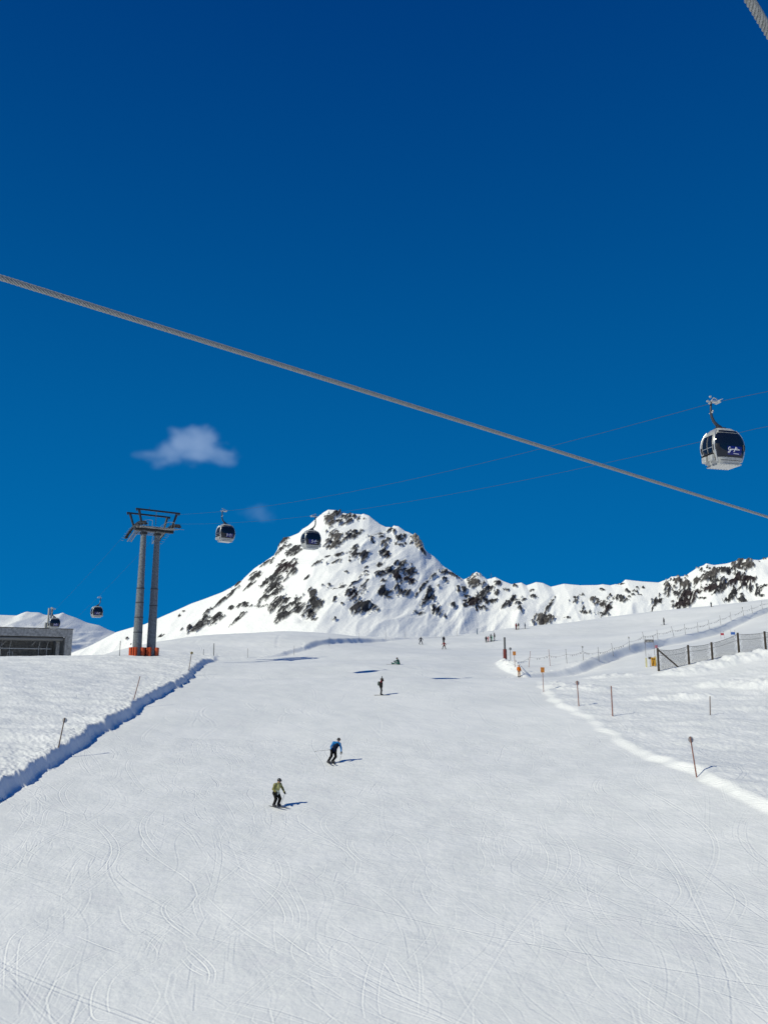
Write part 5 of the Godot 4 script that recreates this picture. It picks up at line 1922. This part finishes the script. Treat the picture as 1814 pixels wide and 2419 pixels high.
# ---------------------------------------------------------------- fence, gate, boards
func fence() -> void:
	var spots := [[33.4, 99.7, 2.75], [38.0, 102.0, 2.4], [41.2, 102.6, 2.2], [44.95, 103.4, 2.7], [48.75, 104.2, 2.45], [54.4, 107.0, 2.6]]
	var root := thing("net_fence", on_snow(spots[0][0], spots[0][1]), "grey wire net fence on wooden posts at the right edge", "fence")
	var post_wood := grained(Color(0.085, 0.065, 0.05), 0.85, 0.0, 0.5, 1.6)
	var wire := mat(Color(0.05, 0.055, 0.06), 0.6, 0.2)
	var tops := []
	var feet := []
	for q in spots:
		var f := on_snow(q[0], q[1]) - root.position
		feet.append(f)
		tops.append(f + Vector3(0, q[2], 0))
		var b := Builder.new()
		b.tube([f + Vector3(0, -0.5, 0), f + Vector3(0.02, q[2], 0)], [0.14, 0.125], 10)
		part("post", b, post_wood, root)
	var br := Builder.new()
	br.tube([tops[0] + Vector3(0.05, -0.2, 0.05), feet[0] + Vector3(2.35, 0.35, 0.5)], [0.095, 0.085], 8)
	part("brace", br, post_wood, root)
	for i in spots.size() - 1:
		var p0: Vector3 = feet[i]
		var p1: Vector3 = feet[i + 1]
		var h0: float = spots[i][2] - 0.18
		var h1: float = spots[i + 1][2] - 0.18
		var dip := 0.35 if i > 0 else 0.75
		var at := func(t: float, v: float) -> Vector3:
			var sag := dip * 4.0 * t * (1.0 - t) * 0.35 * v
			return p0.lerp(p1, t) + Vector3(0, lerpf(h0, h1, t) * v - sag + 0.02, 0.0)
		var b := Builder.new()
		var n := int(p0.distance_to(p1) / 0.085)
		var rows := 26
		for k in range(-rows, n):
			for up in 2:
				# one slanting wire of the mesh
				var pts := []
				for e in 4:
					var v := e / 3.0
					var t := (k + v * rows) / n if up == 0 else (k + (1.0 - v) * rows) / n
					if t >= 0.0 and t <= 1.0:
						pts.append(at.call(t, v))
				if pts.size() > 1:
					b.tube(pts, 0.0065, 3, false)
		part("net", b, wire, root).set_meta("kind", "stuff")
		for v in [1.0, 0.72]:
			b = Builder.new()
			var pts := []
			for k in 11:
				pts.append(at.call(k / 10.0, v))
			b.tube(pts, 0.022 if v > 0.9 else 0.016, 5)
			part("wire", b, wire, root)
	# the small pink box on the first post
	var b := Builder.new()
	b.box(Vector3(0, 0.16, 0), Vector3(0.30, 0.32, 0.16))
	var o := thing("pink_box", root.position + tops[0] + Vector3(-0.12, 0.0, 0.0), "small pink box on top of the first fence post", "box")
	part("case", b, mat(Color(0.36, 0.13, 0.17), 0.6), o)
	b = Builder.new()
	b.box(Vector3(0, 0.34, 0), Vector3(0.34, 0.04, 0.20))
	part("lid", b, mat(Color(0.45, 0.22, 0.27), 0.6), o)

func letters(text: String, size: float, m: Material, parent: Node3D, at: Vector3, turn: Vector3, called: String) -> void:
	var t := TextMesh.new()
	var f := SystemFont.new()
	f.font_names = PackedStringArray(["Droid Sans"])
	f.font_weight = 700
	t.font = f
	t.text = text
	t.font_size = 32
	t.pixel_size = size / 32.0
	t.depth = 0.012
	var o := MeshInstance3D.new()
	o.name = called
	o.mesh = t
	o.material_override = m
	parent.add_child(o, true)
	o.position = at
	o.rotation = turn

func gates() -> void:
	var dark := mat(Color(0.02, 0.02, 0.024), 0.6)
	var pale := mat(Color(0.50, 0.48, 0.46), 0.6)
	var rod := mat(Color(0.16, 0.15, 0.16), 0.6)
	# start gate with a black banner
	var g := on_snow(40.4, 124.0)
	var o := thing("banner_gate", g, "two slim poles holding a black banner with pale marks", "gate")
	for s in [-1.0, 1.0]:
		var b := Builder.new()
		b.tube([Vector3(s * 0.68, -0.3, 0), Vector3(s * 0.62 - 0.02, 3.0, 0)], 0.035, 8)
		part("pole", b, rod, o)
	var b := Builder.new()
	b.box(Vector3(-0.02, 2.25, 0.0), Vector3(1.20, 0.42, 0.02))
	var banner := part("banner", b, dark, o)
	b = Builder.new()
	for q in [[-0.46, 0.05], [-0.33, 0.10], [-0.19, 0.06], [-0.07, 0.11], [0.10, 0.07], [0.22, 0.05], [0.35, 0.10], [0.47, 0.04]]:
		b.box(Vector3(q[0] - 0.02, 2.23, 0.013), Vector3(q[1], 0.24, 0.006))
	part("print", b, pale, banner).set_meta("kind", "stuff")
	# yellow finish board and the pale panels behind it
	g = on_snow(34.75, 105.6)
	o = thing("finish_board", g, "upright yellow board with black letters beside the fence end", "sign")
	b = Builder.new()
	b.box(Vector3(0, 0.66, 0), Vector3(0.58, 1.10, 0.08))
	var board := part("board", b, grained(Color(0.70, 0.35, 0.02), 0.55, 0.0, 0.2, 1.0), o)
	for s in [-1.0, 1.0]:
		b = Builder.new()
		b.tube([Vector3(s * 0.22, -0.25, -0.06), Vector3(s * 0.22, 1.1, -0.06)], 0.03, 6)
		part("leg", b, rod, o)
	var ink := mat(Color(0.01, 0.01, 0.012), 0.6)
	for k in 3:
		letters(["Z", "I", "E"][k], 0.44, ink, board, Vector3(0.0 if k < 2 else -0.06, 0.99 - 0.34 * k, 0.046), Vector3(0, 0, -PI / 2.0 if k == 0 else 0.0), "letter")
	for q in [[34.15, 106.6, 0.22, "narrow pale yellow panel left of the yellow board"], [35.45, 106.9, 0.30, "narrow cream panel right of the yellow board"]]:
		g = on_snow(q[0], q[1])
		o = thing("pale_panel", g, q[3], "panel", "pale panels by the finish board")
		b = Builder.new()
		b.box(Vector3(0, 0.62, 0), Vector3(q[2], 1.2, 0.06))
		part("sheet", b, mat(Color(0.62, 0.58, 0.34), 0.6), o)
		b = Builder.new()
		b.tube([Vector3(0, -0.25, -0.05), Vector3(0, 1.3, -0.05)], 0.025, 6)
		part("stake", b, rod, o)
	g = on_snow(34.55, 106.3)
	o = thing("timing_box", g, "small dark box on a stand behind the yellow board", "box")
	b = Builder.new()
	b.box(Vector3(0, 1.15, 0), Vector3(0.34, 0.30, 0.24))
	part("case", b, mat(Color(0.10, 0.10, 0.11), 0.5), o)
	b = Builder.new()
	b.tube([Vector3(0, -0.25, 0), Vector3(0, 1.02, 0)], 0.03, 6)
	for k in 3:
		b.tube([Vector3(-0.15 + 0.15 * k, 1.28, 0), Vector3(-0.2 + 0.2 * k, 1.75 - 0.12 * (k % 2), 0)], 0.012, 5)
	part("stand", b, rod, o)
	# slalom gates
	for q in [[59.3, 142.5, Color(0.42, 0.05, 0.07), 0.55, 0.37, "red slalom gate panel between two thin poles"], [59.8, 140.2, Color(0.04, 0.13, 0.42), 0.70, 0.45, "blue slalom gate panel between two thin poles"]]:
		var x: float = q[0] if q[2].r > 0.2 else 60.2
		g = on_snow(x, q[1])
		o = thing("slalom_gate", g, q[5], "slalom gate", "slalom gates behind the fence")
		for s in [-1.0, 1.0]:
			b = Builder.new()
			b.tube([Vector3(s * q[3] * 0.55, -0.3, 0), Vector3(s * q[3] * 0.52 - 0.06, 1.35, 0)], 0.022, 6)
			part("pole", b, mat(Color(0.35, 0.3, 0.32), 0.6), o)
		b = Builder.new()
		b.box(Vector3(-0.03, 0.78, 0), Vector3(q[3], q[4], 0.02))
		part("panel", b, mat(q[2], 0.6), o)
	# a lone mast on the ridge far behind
	b = Builder.new()
	b.tube([Vector3(0, -3, 0), Vector3(0, 9.5, 0)], [0.35, 0.2], 6)
	b.tube([Vector3(-2.0, 4.0, 0), Vector3(2.0, 4.4, 0)], 0.2, 5)
	single("summit_mast", b, mat(Color(0.10, 0.11, 0.13), 0.6), Vector3(193.6, 173.7, -1449.0), "tiny mast on the ridge right of the rocky knob", "mast")

func _ready() -> void:
	light_and_camera()
	waves.seed = 7
	waves.noise_type = FastNoiseLite.TYPE_SIMPLEX_SMOOTH
	waves.frequency = 1.0
	waves.fractal_type = FastNoiseLite.FRACTAL_NONE
	ridged.seed = 21
	ridged.noise_type = FastNoiseLite.TYPE_SIMPLEX_SMOOTH
	ridged.frequency = 1.0
	ridged.fractal_type = FastNoiseLite.FRACTAL_RIDGED
	ridged.fractal_octaves = 3
	blocks.seed = 33
	blocks.noise_type = FastNoiseLite.TYPE_CELLULAR
	blocks.cellular_return_type = FastNoiseLite.RETURN_CELL_VALUE
	blocks.frequency = 1.0
	blocks.fractal_type = FastNoiseLite.FRACTAL_NONE
	survey_surface()
	set_heaps()
	ground()
	var edges := [-2400.0, -1800.0, -1400.0, -1100.0, -900.0, -800.0, -720.0, -660.0, -630.0, -600.0, 800.0, 840.0, 900.0, 1000.0, 1200.0, 1500.0, 1900.0, 2500.0]
	mountain("mountain", "snowy peak with dark rock outcrops and a ridge running right", RIDGE, 1450.0, 0.0, 0.6, 15.0, -560.0, 745.0, 1.1, OUTCROPS, edges)
	mountain("far_mountain", "smooth white mountain behind the lift station", FAR_RIDGE, 2200.0, 0.8, 0.42, 12.0, -1100.0, -540.0, 4.0, [], [-1700.0, -1500.0, -1350.0, -1250.0, -1180.0, -1130.0, -500.0, -450.0])
	haul_ropes()
	stranded_rope(Vector3(-3.405, 17.404, -6.6), Vector3(0.73772, -0.00753, -0.67507).normalized(), -5.0, 34.0, 14.0, 0.029, 0.0, "long thick steel cable crossing the sky from left to right")
	stranded_rope(Vector3(2.114, 17.796, -4.0), Vector3(0.21421, -0.02054, -0.22).normalized(), -2.5, 6.0, 6.0, 0.029, 0.0, "short stretch of thick twisted steel cable in the top right corner")
	cabins()
	tower()
	station()
	people()
	markers()
	fence()
	gates()
